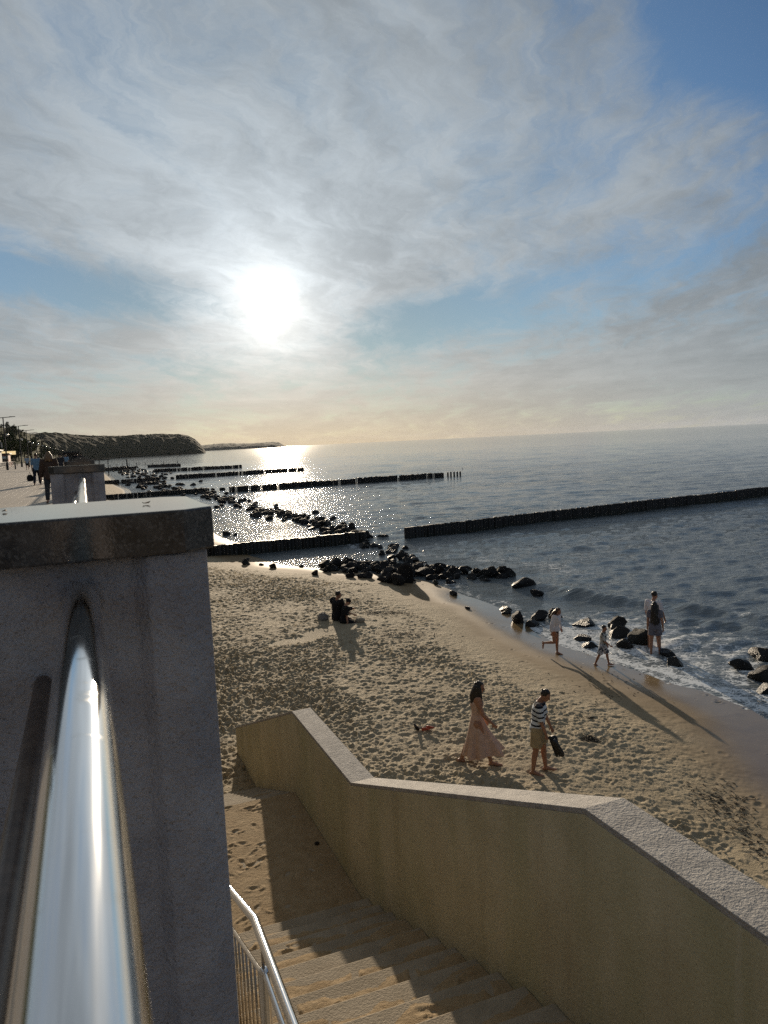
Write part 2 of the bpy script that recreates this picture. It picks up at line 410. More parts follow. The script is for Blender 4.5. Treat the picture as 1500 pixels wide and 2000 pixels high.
def mat_sea():
    def fn(g, b, o, p):
        foam = g.node('ShaderNodeAttribute', out='Fac', attribute_name='foam')
        px, py, pz = g.sep(p)
        v2 = g.vec(px, py, 0.0)
        dist = g.m('SQRT', g.add(g.mul(px, px), g.mul(py, py)))
        g.put(b.inputs['Base Color'], (.125, .145, .152))
        b.inputs['IOR'].default_value = 1.333
        w = g.vadd(v2, g.scale(g.vadd(g.noise(v2, 1.1, 3, .6, out=1), (-.5, -.5, -.5)), .55))
        vo = g.node('ShaderNodeTexVoronoi', {'Vector': g.mapping(w, rot=(0, 0, R_(20)), scale=(.8, 1.5, 1)), 'Scale': 4.2}, feature='DISTANCE_TO_EDGE')
        vo2 = g.node('ShaderNodeTexVoronoi', {'Vector': w, 'Scale': 11.0}, feature='DISTANCE_TO_EDGE')
        lace = g.m('MAXIMUM', g.ramp(vo, .02, .16, 1.0, 0.0), g.mul(g.ramp(vo2, .02, .15, 1.0, 0.0), .75))
        brk = g.ramp(g.noise(v2, 2.2, 6, .65), .42, .62)
        fm = g.ramp(g.add(g.mul(foam, 1.15), g.mul(lace, .62), g.mul(brk, .50), -1.06), .10, .55)
        fm = g.mul(fm, g.ramp(foam, .05, .25))
        s14, c14 = math.sin(R_(14)), math.cos(R_(14))
        ripple = g.vec(g.mul(g.sub(g.mul(px, c14), g.mul(py, s14)), .32), g.mul(g.add(g.mul(px, s14), g.mul(py, c14)), 1.25), 0.0)
        h = g.add(g.mul(g.noise(ripple, 1.3, 3, .55), .06), g.mul(g.noise(ripple, 2.6, 5, .72), .135), g.mul(g.noise(ripple, 9.0, 3, .6), .034))
        st = g.mul(g.ramp(dist, 10, 24, .6, 1.0), g.ramp(dist, 35, 300, 1.0, .44), g.ramp(g.noise(g.mapping(v2, scale=(.35, 1, 1)), .09, 4, .6), .35, .65, .7, 1.25))
        nb = g.node('ShaderNodeBump', {'Height': h, 'Distance': .70, 'Strength': st})
        g.l.new(nb, b.inputs['Normal'])
        g.put(b.inputs['Roughness'], g.ramp(dist, 20, 900, .05, .08))
        fb = g.node('ShaderNodeBsdfDiffuse', {'Color': (.78, .80, .80)})
        mx = g.node('ShaderNodeMixShader', {0: fm, 1: b.outputs[0], 2: fb})
        out = [n for n in g.n if n.type == 'OUTPUT_MATERIAL'][0]; g.l.new(mx, out.inputs[0])
    return material('sea_water', (.012, .02, .022), .06, spec=.5, fn=fn)

CREST = np.array([(17.8, 40), (19.3, 31.5), (19.8, 28.8), (20.1, 26.6), (21.2, 24.0), (22.4, 21.0), (23.2, 18.5), (24, 14)])
CREST2 = np.array([(17.0, 27.0), (18.6, 24.4), (19.9, 22.2), (20.8, 20.4), (21.6, 18.0), (22.5, 15)])
def crest_d(X, Y, P): return X-np.interp(Y, P[::-1, 1], P[::-1, 0])
def make_sea():
    X, Y = polar(-14, 74, 860, 11.0, 420, 860)
    dist = np.hypot(X, Y)
    dsea = X-shore(Y)
    cell = np.maximum(dist*.0018, dist*.0043)
    Z = np.zeros_like(X)
    rng = np.random.default_rng(3)
    for i in range(84):
        lam = .32*(10/.32)**rng.uniform()**1.15
        th = R_(194+rng.normal(0, 22))                       # heading, towards the beach
        kx, ky = math.sin(th)*2*math.pi/lam, math.cos(th)*2*math.pi/lam
        amp = .0050*lam**.28*(1.0 if lam < 4 else .7)
        wgt = np.clip((lam/cell-2.2)/2.5, 0, 1)
        Z += amp*wgt*np.sin(kx*X+ky*Y+rng.uniform(0, 6.28))*(.6+.8*vnoise(X*.13+i, Y*.13-i, i))
    # rock pools behind the breakwater lie still, and the wash thins out at the edge of the sand
    shelter = np.where(Y > 33, sstep(dsea+1.5*fbm(X*.3, Y*.3, 2, 2), 5.5, 9.0), 1.0)
    damp = sstep(dsea, -.3, 4.5)*(.25+.75*shelter)
    Z *= damp
    edge = sstep(dsea, -.6, 2.0)
    Z += .015*(1-edge) - .012
    # the swash tongue lies on the wet sand
    swash = np.exp(-((Y-16.3)/3.2)**2)
    Z += .025*swash*(1-sstep(dsea, 0, 3))
    # two low breakers rolling in
    for P, a, w, y0, y1 in ((CREST, .30, .55, 15.5, 31), (CREST2, .16, .38, 16.0, 25)):
        c = crest_d(X, Y, P)+.5*fbm(X*.25, Y*.25, 3, 8)
        env = sstep(Y, y0, y0+4)*(1-sstep(Y, y1-4, y1))*np.clip(.75+1.4*fbm(X*.22, Y*.22, 2, 12), .25, 1.3)
        prof = np.where(c < 0, np.exp(-(c/w)**2), np.exp(-(c/(w*2.4))**2))
        Z += a*env*prof - .35*a*env*np.exp(-((c+2.0*w)/(w*1.6))**2)
    # foam: the spent wash by the swimmers, thin lines along the rest of the edge, spill on the crests
    wash = sstep(Y, 11.0, 13.5)*(1-sstep(Y, 22.0, 26.5))
    f = wash*(1-sstep(dsea, 3.4, 7.0))*(.66+.75*fbm(X*.5, Y*.5, 4, 44))
    f = np.maximum(f, wash*np.exp(-((dsea-.15)/.30)**2)*1.0)
    f = np.maximum(f, (.40+.5*fbm(X*.7, Y*.7, 3, 40))*np.exp(-((dsea-.3)/.8)**2)*(Y < 34))
    f = np.maximum(f, .55*np.exp(-((dsea-7.2-1.0*fbm(X*.2, Y*.2, 2, 6))/1.6)**2)*(Y > 31)*(Y < 80)*(.6+1.3*fbm(X*.7, Y*.7, 3, 41)))
    c = crest_d(X, Y, CREST)+.5*fbm(X*.25, Y*.25, 3, 8)
    f = np.maximum(f, .45*np.exp(-((c+.25)/.35)**2)*(Y > 16)*(Y < 25)*(.5+1.8*fbm(X*.6, Y*.6, 3, 47)))
    me = grid_mesh('sea', X, Y, Z, MAT_SEA, {'foam': np.clip(f, 0, 1.2)}, mask=(dsea > -1.2))
    tag(link('sea', me), kind='structure')
    # open water out to the horizon and round to the sides
    A = np.radians(np.concatenate([np.linspace(-175, -14, 30), np.linspace(-14, 74, 120), np.linspace(74, 175, 30)])); Rr = np.concatenate([[416], 420*(9800/420)**np.linspace(.01, 1, 60)])
    Rg, Ag = np.meshgrid(Rr, A, indexing='ij')
    X, Y = Rg*np.sin(Ag), Rg*np.cos(Ag)
    tag(link('open_sea', grid_mesh('open_sea', X, Y, np.full_like(X, -.02), MAT_SEA, mask=(X > -60) & (np.hypot(X, Y) < 9810))), kind='structure')
    A = np.radians(np.linspace(73.5, 182, 90)); Rr = 11.0*(422/11)**np.linspace(0, 1, 80)
    Rg, Ag = np.meshgrid(Rr, A, indexing='ij'); X, Y = Rg*np.sin(Ag), Rg*np.cos(Ag)
    tag(link('side_sea', grid_mesh('side_sea', X, Y, np.full_like(X, -.03), MAT_SEA, mask=(X-shore(Y) > -1.5))), kind='structure')
MAT_SEA = mat_sea()
make_sea()

# ------------------------------------------------------------------ promenade, sea wall, stairs
PROM = 5.5
def concrete(name, c0, c1, scale=6, rough=.85, bs=120, bd=.004, spec=.3, bstr=1.0, fn2=None):
    def fn(g, b, o, p):
        n = g.noise(p, scale, 6, .62); f = g.noise(p, bs, 3, .6); v = g.node('ShaderNodeTexVoronoi', {'Vector': p, 'Scale': bs*.45})
        col = g.mix(g.ramp(n, .35, .66), c0, c1)
        col = g.mix(g.mul(g.ramp(v, .0, .20, 1, 0), .75), col, tuple(x*.25 for x in c0))
        if fn2: col = fn2(g, col, p)
        g.put(b.inputs['Base Color'], col)
        bump(g, b, g.add(f, g.mul(v, .6), g.mul(g.noise(p, bs*.25, 3, .6), .8)), bd, bstr)
    return material(name, c0, rough, spec=spec, fn=fn)
MAT_PILLAR = concrete('pillar_concrete', (.36, .335, .345), (.49, .46, .465), 5, bs=150, bd=.007)
def granite_fn(g, b, o, p):
    n = g.noise(p, 18, 5, .65); v = g.node('ShaderNodeTexVoronoi', {'Vector': p, 'Scale': 220.0}, 1)
    sp = g.node('ShaderNodeSeparateColor', {0: v}, 0)
    col = g.mix(g.ramp(n, .35, .65), (.035, .032, .033), (.075, .068, .066)); col = g.mix(g.ramp(sp, .6, 1.0, 0, .7), col, (.15, .135, .125))
    col = g.mix(g.ramp(g.noise(p, 3.0, 4, .6), .55, .75, 0, .5), col, (.04, .036, .034))
    g.put(b.inputs['Base Color'], col)
    g.put(b.inputs['Roughness'], g.ramp(g.noise(p, 7, 4, .6), .3, .7, .035, .07)); b.inputs['IOR'].default_value = 1.52; b.inputs['Specular Tint'].default_value = (1.0, .95, .86, 1)  # warm glow of the low sky put into the specular tint; granite reflects neutrally
    bump(g, b, g.noise(p, 260, 2, .5), .0002, .25)
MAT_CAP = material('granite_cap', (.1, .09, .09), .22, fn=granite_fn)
def steel_fn(g, b, o, p):
    n = g.noise(g.mapping(p, scale=(60, 1.2, 60)), 1.0, 4, .6); d = g.noise(p, 30, 3, .6)
    g.put(b.inputs['Base Color'], g.mix(g.ramp(d, .55, .8), (.80, .80, .80), (.68, .66, .63)))
    g.put(b.inputs['Roughness'], g.add(g.ramp(n, .3, .7, .075, .15), g.ramp(d, .6, .78, 0, .12)))
MAT_STEEL = material('polished_steel', (.7, .7, .7), .1, metal=1.0, fn=steel_fn)
MAT_BROWN = material('brown_enamel', (.09, .055, .04), .38, spec=.5, fn=mottle((.07, .045, .033), (.13, .085, .06), 40, pos=True))
MAT_STEEL_DULL = material('weathered_steel', (.45, .42, .38), .32, metal=1.0)
def deck_fn(g, b, o, p):
    br = g.node('ShaderNodeTexBrick', {'Vector': g.mapping(p, rot=(0, 0, 0), scale=(1, 1, 1)), 'Color1': (.33, .27, .20, 1), 'Color2': (.40, .33, .25, 1), 'Mortar': (.14, .115, .09, 1), 'Scale': 1.0, 'Mortar Size': .012, 'Brick Width': .6, 'Row Height': .3}, None)
    px, py, pz = g.sep(p)
    band = g.ramp(g.noise(g.vec(g.mul(px, .05), g.mul(py, .16), 0.0), 1.0, 3, .5), .42, .56)
    col = g.mix(g.mul(band, .55), br.outputs[0], (.24, .195, .15)); n = g.noise(p, .9, 5, .6)
    g.put(b.inputs['Base Color'], g.mix(g.ramp(n, .4, .7, 0, .4), col, (.46, .39, .30)))
    bump(g, b, g.add(g.mul(br.outputs[1], -1.0), g.mul(g.noise(p, 60, 3, .6), .3)), .006)
MAT_DECK = material('paving', (.35, .29, .22), .6, spec=.4, fn=deck_fn)
MAT_SEAWALL = concrete('sea_wall_concrete', (.20, .185, .165), (.28, .26, .23), 2, bs=60, bd=.008)

m = MB(); m.box(-17, .2, -40, 900, PROM-.3, PROM)
tag(m.build('promenade', MAT_DECK), kind='structure')
m = MB(); m.box(-.25, .19, -40, 900, -1.5, PROM-.302)
tag(m.build('sea_wall', MAT_SEAWALL), 'long concrete sea wall below the promenade edge', 'sea wall')

# stone pillars with granite caps, steel rails between them
PX = -.068
def plan(hw, y0, y1, ch):
    return [(PX-hw+ch, y0), (PX+hw-ch, y0), (PX+hw, y0+ch*.75), (PX+hw, y1-ch*.75), (PX+hw-ch, y1), (PX-hw+ch, y1), (PX-hw, y1-ch*.75), (PX-hw, y0+ch*.75)]
def pillar_body():
    hw, y0, y1, ch = .277, .014, .44, .055
    gl, gr, dp = -.135, .150, .030
    pts = [(PX-hw+ch, y0), (PX+gl-.012, y0), (PX+gl+.012, y0+dp), (PX+gr-.012, y0+dp), (PX+gr+.012, y0), (PX+hw-ch, y0), (PX+hw, y0+ch*.75), (PX+hw, y1-ch*.75), (PX+hw-ch, y1), (PX-hw+ch, y1), (PX-hw, y1-ch*.75), (PX-hw, y0+ch*.75)]
    return MB().prism([(x, y) for x, y in pts], PROM-.05, 6.812).mesh('body', MAT_PILLAR)
BODY = pillar_body()
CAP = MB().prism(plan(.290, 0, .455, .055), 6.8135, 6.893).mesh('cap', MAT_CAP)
PY = [-6.2, 1.437, 9.05, 16.7, 24.4, 32.1, 39.8, 47.5, 55.2, 62.9, 70.6, 78.3]
PLAB = {1: 'grey concrete pillar with polished granite cap filling the near left, steel handrail running into it',
        2: 'second concrete pillar along the parapet, showing just above the near cap with its rail end in front',
        3: 'third parapet pillar, only its dark cap showing behind the second one'}
for i, y in enumerate(PY):
    t = empty('parapet_pillar', (0, y, 0))
    tag(t, PLAB.get(i, 'small dark distant parapet pillar in the row beyond the third' if i > 3 else 'concrete parapet pillar behind the viewer'), 'pillar', 'stone pillars along the promenade parapet')
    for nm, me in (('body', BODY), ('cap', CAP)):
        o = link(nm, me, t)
        b = o.modifiers.new('bevel', 'BEVEL'); b.width = .005 if nm == 'body' else .004; b.segments = 2; b.limit_method = 'ANGLE'; b.angle_limit = R_(30)
RX, RZ, RR = -.021, 6.746, .0306
for i in range(1, 8):
    ya, yb = PY[i-1]+.45, PY[i]+.03
    t = empty('handrail', (0, ya, 0))
    lab = {1: 'wide polished steel handrail tube running from the bottom of the view to the near pillar', 2: 'polished steel handrail whose bright tip shows against the second pillar'}.get(i, 'distant steel handrail between far parapet pillars')
    tag(t, lab, 'handrail', 'steel handrails between parapet pillars')
    L = yb-ya
    MB().tube([(RX, 0, RZ), (RX, L, RZ)], RR, 40).build('top_rail', MAT_STEEL, t, smooth=True, angle=50)
    MB().tube([(-.096, 0, 6.60), (-.096, L, 6.60)], .015, 16).build('lower_rail', MAT_BROWN, t, smooth=True, angle=50)
    for yy in (L*.25, L*.75):
        MB().tube([(-.096, yy, PROM), (-.096, yy, 6.60), (RX, yy, RZ-.02)], .012, 10).build('bracket', MAT_STEEL_DULL, t, smooth=True, angle=50)

# stairs down to the sand
SX0, SX1 = .21, 2.55
def stain(g, col, p):
    px, py, pz = g.sep(p)
    n = g.noise(g.vec(g.mul(px, .5), g.mul(py, .9), g.mul(pz, .16)), 1.6, 5, .6)
    col = g.mix(g.ramp(n, .42, .68, 0, .40), col, (.30, .305, .15))
    n2 = g.noise(g.vec(px, g.mul(py, 2.6), g.mul(pz, .25)), 1.3, 6, .65)
    col = g.mix(g.ramp(n2, .50, .74, 0, .32), col, (.28, .22, .13))
    n3 = g.noise(g.vec(px, g.mul(py, 7.0), g.mul(pz, .5)), 1.0, 4, .6)
    return g.mix(g.ramp(n3, .63, .72, 0, .3), col, (.58, .53, .40))
MAT_WALL = concrete('stair_wall_render', (.47, .42, .275), (.55, .495, .335), 1.5, bs=75, bd=.004, fn2=stain)
MAT_COPING = concrete('gritty_coping', (.33, .31, .285), (.46, .43, .39), 9, bs=105, bd=.012, bstr=1.0)
MAT_STEP = concrete('stair_concrete', (.31, .255, .18), (.40, .335, .245), 3, bs=110, bd=.003)
prof = [(15.82, -.35), (15.82, 1.135), (10.69, 3.112), (8.04, 3.117), (3.60, 4.787), (-1.5, 4.787), (-6.9, 6.76), (-9, 6.76), (-9, -.35)]
t = empty('stair_parapet', (2.69, 8, .6)); tag(t, 'thick stepped concrete parapet wall beside the stairs, stained olive, rough grey top', 'parapet wall')
def yz_prism(pts, x0, x1):
    n = len(pts); m = MB()
    return m.add([(x0-2.69, y-8, z-.6) for y, z in pts]+[(x1-2.69, y-8, z-.6) for y, z in pts], [tuple(range(n)), tuple(reversed(range(n, 2*n)))]+[(i, n+i, n+(i+1) % n, (i+1) % n) for i in range(n)])
yz_prism(prof, SX1, 2.835).build('wall', MAT_WALL, t, bevel=.003)
tops = prof[1:8]
cp = [(y, z+.0) for y, z in tops]+[(y, z+.038) for y, z in reversed(tops)]
yz_prism([(y, z+.0005) for y, z in tops]+[(y, z+.038) for y, z in reversed(tops)], SX1, 2.835).build('coping', MAT_COPING, t, bevel=.004)

stairs = empty('staircase', (1.4, 3.6, 3.5)); tag(stairs, 'sandy concrete staircase dropping from the promenade to the beach', 'stairs')
so_ = Vector((1.4, 3.6, 3.5))
def drift_mat():
    def fn(g, b, o, p):
        n = g.noise(p, 6, 5, .6)
        g.put(b.inputs['Base Color'], g.mix(g.ramp(n, .3, .7), (.36, .255, .14), (.43, .32, .19)))
        bump(g, b, g.add(g.noise(p, 130, 3, .6), g.mul(g.noise(p, 26, 4, .6), 1.5)), .007)
    return material('drifted_sand', (.4, .3, .18), .9, spec=.2, fn=fn)
MAT_DRIFT = drift_mat()
def step(y, run, z, bottom):
    m = MB(); m.box(SX0-so_.x, SX1-.004-so_.x, y-so_.y, y+run-so_.y, bottom-so_.z, z-so_.z)
    return m.build('step', MAT_STEP, stairs, bevel=.010)
_prints = [(random.uniform(.3, 2.4), random.uniform(3.6, 14), random.uniform(0, 6.28)) for _ in range(260)]
def scuffs(X, Y):
    Z = np.zeros_like(X)
    for (a, b_, r) in _prints:
        dx, dy = X-a, Y-b_
        u, v = dx*math.cos(r)+dy*math.sin(r), -dx*math.sin(r)+dy*math.cos(r)
        q = (u/.085)**2+(v/.036)**2
        Z += (-.008*np.exp(-q**2)+.010*np.exp(-((np.sqrt(q)-1.35)**2)/.09)*(.5+.5*np.cos(3*np.arctan2(v, u)+a*9)))
    return Z
def drift(y0, y1, z, depth, seed, x0=SX0, x1=SX1-.006, name='sand_drift', floor=.0):
    nx, ny = int((x1-x0)/.016), max(8, int((y1-y0)/.016))
    X, Y = np.meshgrid(np.linspace(x0, x1, nx), np.linspace(y0, y1, ny))
    v = (Y-y0)/(y1-y0)
    Z = depth*(.35+1.2*np.maximum(0, fbm(X*2.0, Y*2.0+seed, 4, seed)+.15)+.5*fbm(X*9, Y*9, 3, seed+5)) + scuffs(X, Y)*min(1, depth/.012) + .004*fbm(X*40, Y*40, 2, 3)
    if floor == 0: Z = Z*1.5*(1-sstep(v+.9*fbm(X*2.2, Y*2.2, 3, seed+9), .42, .82)) - .003
    else: Z = Z+floor
    me = grid_mesh(name, X-so_.x, Y-so_.y, Z+z-so_.z, MAT_DRIFT)
    return tag(link(name, me, stairs), kind='stuff')
N1 = 12; run1 = (8.0-3.60)/N1; rise1 = (3.50-1.87)/N1
# upper landing and the flight behind the viewer
m = MB(); m.box(SX0-so_.x, SX1-.004-so_.x, -1.5-so_.y, 3.60-so_.y, 1.2-so_.z, 3.5-so_.z); m.build('upper_landing', MAT_STEP, stairs, bevel=.01)
for k in range(15): step(-1.5-.36*(k+1), .358, 3.5+.133*(k+1), 1.2)
for k in range(N1-1):
    z = 3.5-rise1*(k+1); y = 3.60+run1*k
    step(y+.001, run1-.002, z, .3)
    drift(y+.012, y+run1-.015, z, .013, 100+k)
m = MB(); m.box(SX0-so_.x, SX1-.004-so_.x, 3.6+run1*(N1-1)+.001-so_.y, 10.83-so_.y, .3-so_.z, 1.87-so_.z); m.build('landing', MAT_STEP, stairs, bevel=.01)
drift(3.6+run1*(N1-1)+.02, 10.80, 1.87, .010, 300, floor=.003)
N2 = 9; run2 = (13.95-10.83)/N2; rise2 = (1.87-.66)/N2
for k in range(N2-1):
    z = 1.87-rise2*(k+1); y = 10.83+run2*k
    step(y+.001, run2-.002, z, -.1); drift(y+.01, y+run2-.012, z, .016, 400+k)

# stair railing
t = empty('stair_railing', (.69, 3.9, 3.5)); tag(t, 'polished steel double stair railing with a round topped post and thin balusters', 'railing')
o_ = Vector((.69, 3.9, 3.5)); RY = lambda pts: [Vector(p)-o_ for p in pts]
sl_ = .357
def dz(y): return -(y-4.07)*sl_ if y > 4.07 else 0.0
hz = 4.39
MB().tube(RY([(.69, 1.2, hz), (.69, 4.07, hz), (.69, 8.0, hz+dz(8.0)), (.69, 10.6, hz+dz(8.0)), (.69, 13.8, hz+dz(8.0)-1.14)]), .024, 20).build('handrail', MAT_STEEL, t, smooth=True, angle=60)
lz = 4.20
MB().tube(RY([(.69, 1.2, lz), (.69, 3.86, lz)]), .014, 14).build('lower_tube', MAT_STEEL, t, smooth=True, angle=60)
MB().tube(RY([(.69, 3.90, lz-.03), (.69, 7.9, lz-.03-(7.9-3.9)*sl_)]), .014, 14).build('lower_tube', MAT_STEEL, t, smooth=True, angle=60)
def post(y, zb, zt):
    MB().tube(RY([(.69, y, zb), (.69, y, zt)]), .030, 18).ball(Vector((.69, y, zt))-o_, (.034, .034, .022), 18, 8).build('post', MAT_STEEL, t, smooth=True, angle=60)
    MB().tube(RY([(.69, y, zt), (.69, y, zt+.17)]), .009, 10).build('bracket', MAT_STEEL_DULL, t, smooth=True)
post(3.89, 3.3, lz+.005); post(1.6, 3.5, lz+.005); post(7.9, 1.87, lz-.03-4.0*sl_+.03)
for k in range(28):
    y = 4.05+k*.137; zt = lz-.03-(y-3.9)*sl_
    MB().tube(RY([(.69, y, zt), (.69, y, zt-.78)]), .007, 8).build('baluster', MAT_STEEL_DULL, t, smooth=True)
MB().tube(RY([(.69, 3.9, lz-.80), (.69, 7.9, lz-.80-4*sl_)]), .012, 10).build('bottom_rail', MAT_STEEL_DULL, t, smooth=True)

# ------------------------------------------------------------------ groynes
def timber_fn(g, b, o, p):
    px, py, pz = g.sep(p)
    n = g.noise(g.vec(g.mul(px, 5), g.mul(py, 5), g.mul(pz, .7)), 1.0, 5, .65)
    col = g.mix(g.ramp(n, .35, .7), (.012, .011, .010), (.032, .027, .023))
    col = g.mix(g.ramp(g.add(pz, g.mul(n, .4)), .25, .6, .6, 0), col, (.015, .020, .012))
    g.put(b.inputs['Base Color'], col); bump(g, b, n, .03)
MAT_TIMBER = material('wet_timber', (.04, .035, .03), .55, spec=.35, fn=timber_fn)
def pile_mesh(seed):
    rnd = random.Random(seed); r = .165
    pts = [(r*rnd.uniform(.92, 1.04)*math.cos(a), r*rnd.uniform(.92, 1.04)*math.sin(a)) for a in [math.pi*2*k/10 for k in range(10)]]
    m = MB(); tilt = rnd.uniform(-.04, .04)
    m.loft([[(x, y, -2.2) for x, y in pts], [(x, y, 0-.03) for x, y in pts], [(x*.86, y*.86, tilt*x*3) for x, y in pts]])
    return m.mesh('pile', MAT_TIMBER, True, 40)
PILES = [pile_mesh(i) for i in range(8)]
def groyne(a, b, ztop, label, single, step_=.315, gaps=.03, jit=.03, lose_end=0):
    rnd = random.Random(int(a[0]*10+a[1])); A, B = Vector((*a, 0)), Vector((*b, 0)); n = int((B-A).length/step_)
    t = empty('groyne', (a[0], a[1], 0)); tag(t, label, 'groyne', 'timber groynes running out into the sea')
    row = MB(); step_off = 0
    for k in range(n):
        p = A.lerp(B, k/n)-A
        if k % 23 == 0: step_off = rnd.uniform(-.05, .04)
        f = k/n
        if lose_end and k > n-lose_end and rnd.random() < .4: continue
        slit = .55 if rnd.random() < gaps else 1.0
        if slit < 1 and rnd.random() < .15 and not single: p = p+Vector((0, 0, -rnd.uniform(.2, .6)))
        z = ztop+step_off+rnd.uniform(-jit, jit); off = Vector((rnd.uniform(-.012, .012), rnd.uniform(-.04, .04), z))
        if single:
            link('pile', PILES[rnd.randrange(8)], t, p+off, (0, 0, rnd.uniform(0, 6)), (slit, slit, 1))
        else:
            me = PILES[rnd.randrange(8)]
            vs = [Vector((v.co.x*slit, v.co.y*slit, v.co.z))+p+off for v in me.vertices]; row.add(vs, [tuple(f_.vertices) for f_ in me.polygons])
    if not single: tag(row.build('pile_row', MAT_TIMBER, t, smooth=True, angle=40), kind='stuff')
    return t
groyne((21.0, 50.0), (92, 59.5), .86, 'long black timber groyne reaching from the rocks to the right edge of the view', True, step_=.26, gaps=.02)
groyne((5.2, 49.9), (18.2, 50.5), .80, 'dark timber groyne on the beach, half buried in sand, ending at the near boulder heap', True, step_=.26, gaps=.03)
groyne((21.6, 123.6), (60.5, 125.2), .92, 'second timber groyne out at sea, crossing the sun glitter, loose piles at its tip', False, gaps=.07, jit=.08)
groyne((61.2, 125.25), (64.4, 125.4), .92, 'short detached stub of piles off the tip of the second groyne', False, step_=.62, gaps=0)
groyne((2, 127), (19.0, 127.2), .75, 'low shore end of a groyne seen just behind the near cap', False)
groyne((21.6, 199.2), (55.8, 202.5), 1.0, 'third timber groyne out at sea, left of the sun glitter', False, gaps=.06, jit=.08)
groyne((4, 191), (17.0, 191), .9, 'dark shore end of a groyne among far rocks right of the second pillar', False)
groyne((23.1, 279), (52, 270), 1.1, 'fourth narrow timber groyne far out, toward the cape', False, gaps=.08, jit=.1)
groyne((27.8, 372), (41, 357), 1.3, 'farthest and shortest timber groyne out at sea', False, gaps=.12, jit=.15)
groyne((7, 347), (21, 343), 1.3, 'far shore groyne with one taller post, right of the second pillar cap', False)
MB().tube([(17.3, 343.5, -1), (17.3, 343.5, 4.6)], .28, 8).build('mooring_post', MAT_TIMBER, tag(empty('tall_post', (0, 0, 0)), 'single tall dark post rising from the far shore groyne', 'post'), smooth=True)

# ------------------------------------------------------------------ boulders
def rock_fn(g, b, o, p):
    n = g.noise(p, 2.2, 6, .65); px, py, pz = g.sep(p)
    col = g.mix(g.ramp(n, .35, .7), (.010, .009, .009), (.030, .026, .023))
    w = g.ramp(g.add(pz, g.mul(g.sub(n, .5), .6)), .05, .40, 1.0, 0.0)
    alg = g.ramp(g.noise(p, 1.1, 4, .6), .58, .70, 0, .7)
    col = g.mix(g.mul(alg, w), col, (.030, .040, .010))
    col = g.mix(g.mul(w, .55), col, (.018, .018, .016))
    g.put(b.inputs['Base Color'], col); g.put(b.inputs['Roughness'], g.ramp(w, 0, 1, .78, .42))
    bump(g, b, g.add(g.noise(p, 7, 6, .7), g.mul(g.noise(p, 40, 3, .6), .3)), .09)
MAT_ROCK = material('wet_rock', (.05, .045, .04), .5, spec=.25, fn=rock_fn)
def rock_mesh(seed, sub=3):
    rnd = random.Random(seed); bm = bmesh.new(); bmesh.ops.create_icosphere(bm, subdivisions=sub, radius=.5)
    pl = [(Vector((rnd.gauss(0, 1), rnd.gauss(0, 1), rnd.gauss(0, .8))).normalized(), rnd.uniform(.22, .40)) for _ in range(11)]
    from mathutils import noise as mn
    off = Vector((seed*3.1, seed*1.7, 0))
    for v in bm.verts:
        c = v.co.copy()
        for nrm, dd in pl:
            e = c.dot(nrm)-dd
            if e > 0: c -= nrm*e*.96
        c *= 1+.26*mn.noise(c*2.0+off)+.10*mn.noise(c*5+off)+.04*mn.noise(c*11+off)
        v.co = c
    me = bpy.data.meshes.new('boulder'); bm.to_mesh(me); bm.free(); me.materials.append(MAT_ROCK)
    me.polygons.foreach_set('use_smooth', [True]*len(me.polygons))
    me.set_sharp_from_angle(angle=R_(33))
    return me
ROCKS = [rock_mesh(i) for i in range(16)]
ROCKS_LO = [rock_mesh(i+40, 2) for i in range(10)]
def boulder(x, y, w, label, group=None, h=.56, sink=.33, z=None, lo=False, flat=None, yaw=None, tilt=None):
    me = random.choice(ROCKS_LO if lo else ROCKS)
    if z is None: z = max(float(beach_z(np.array(x), np.array(y))), -.05)
    hh = w*h*random.uniform(.85, 1.15) if flat is None else w*flat
    o = link('boulder', me, None, (x, y, z+hh*(.5-sink)), (random.uniform(-.25, .25) if tilt is None else tilt, random.uniform(-.25, .25), random.uniform(0, 6.28) if yaw is None else yaw), (w, w*random.uniform(.7, 1.0), hh*1.15))
    return tag(o, label, 'boulder', group)
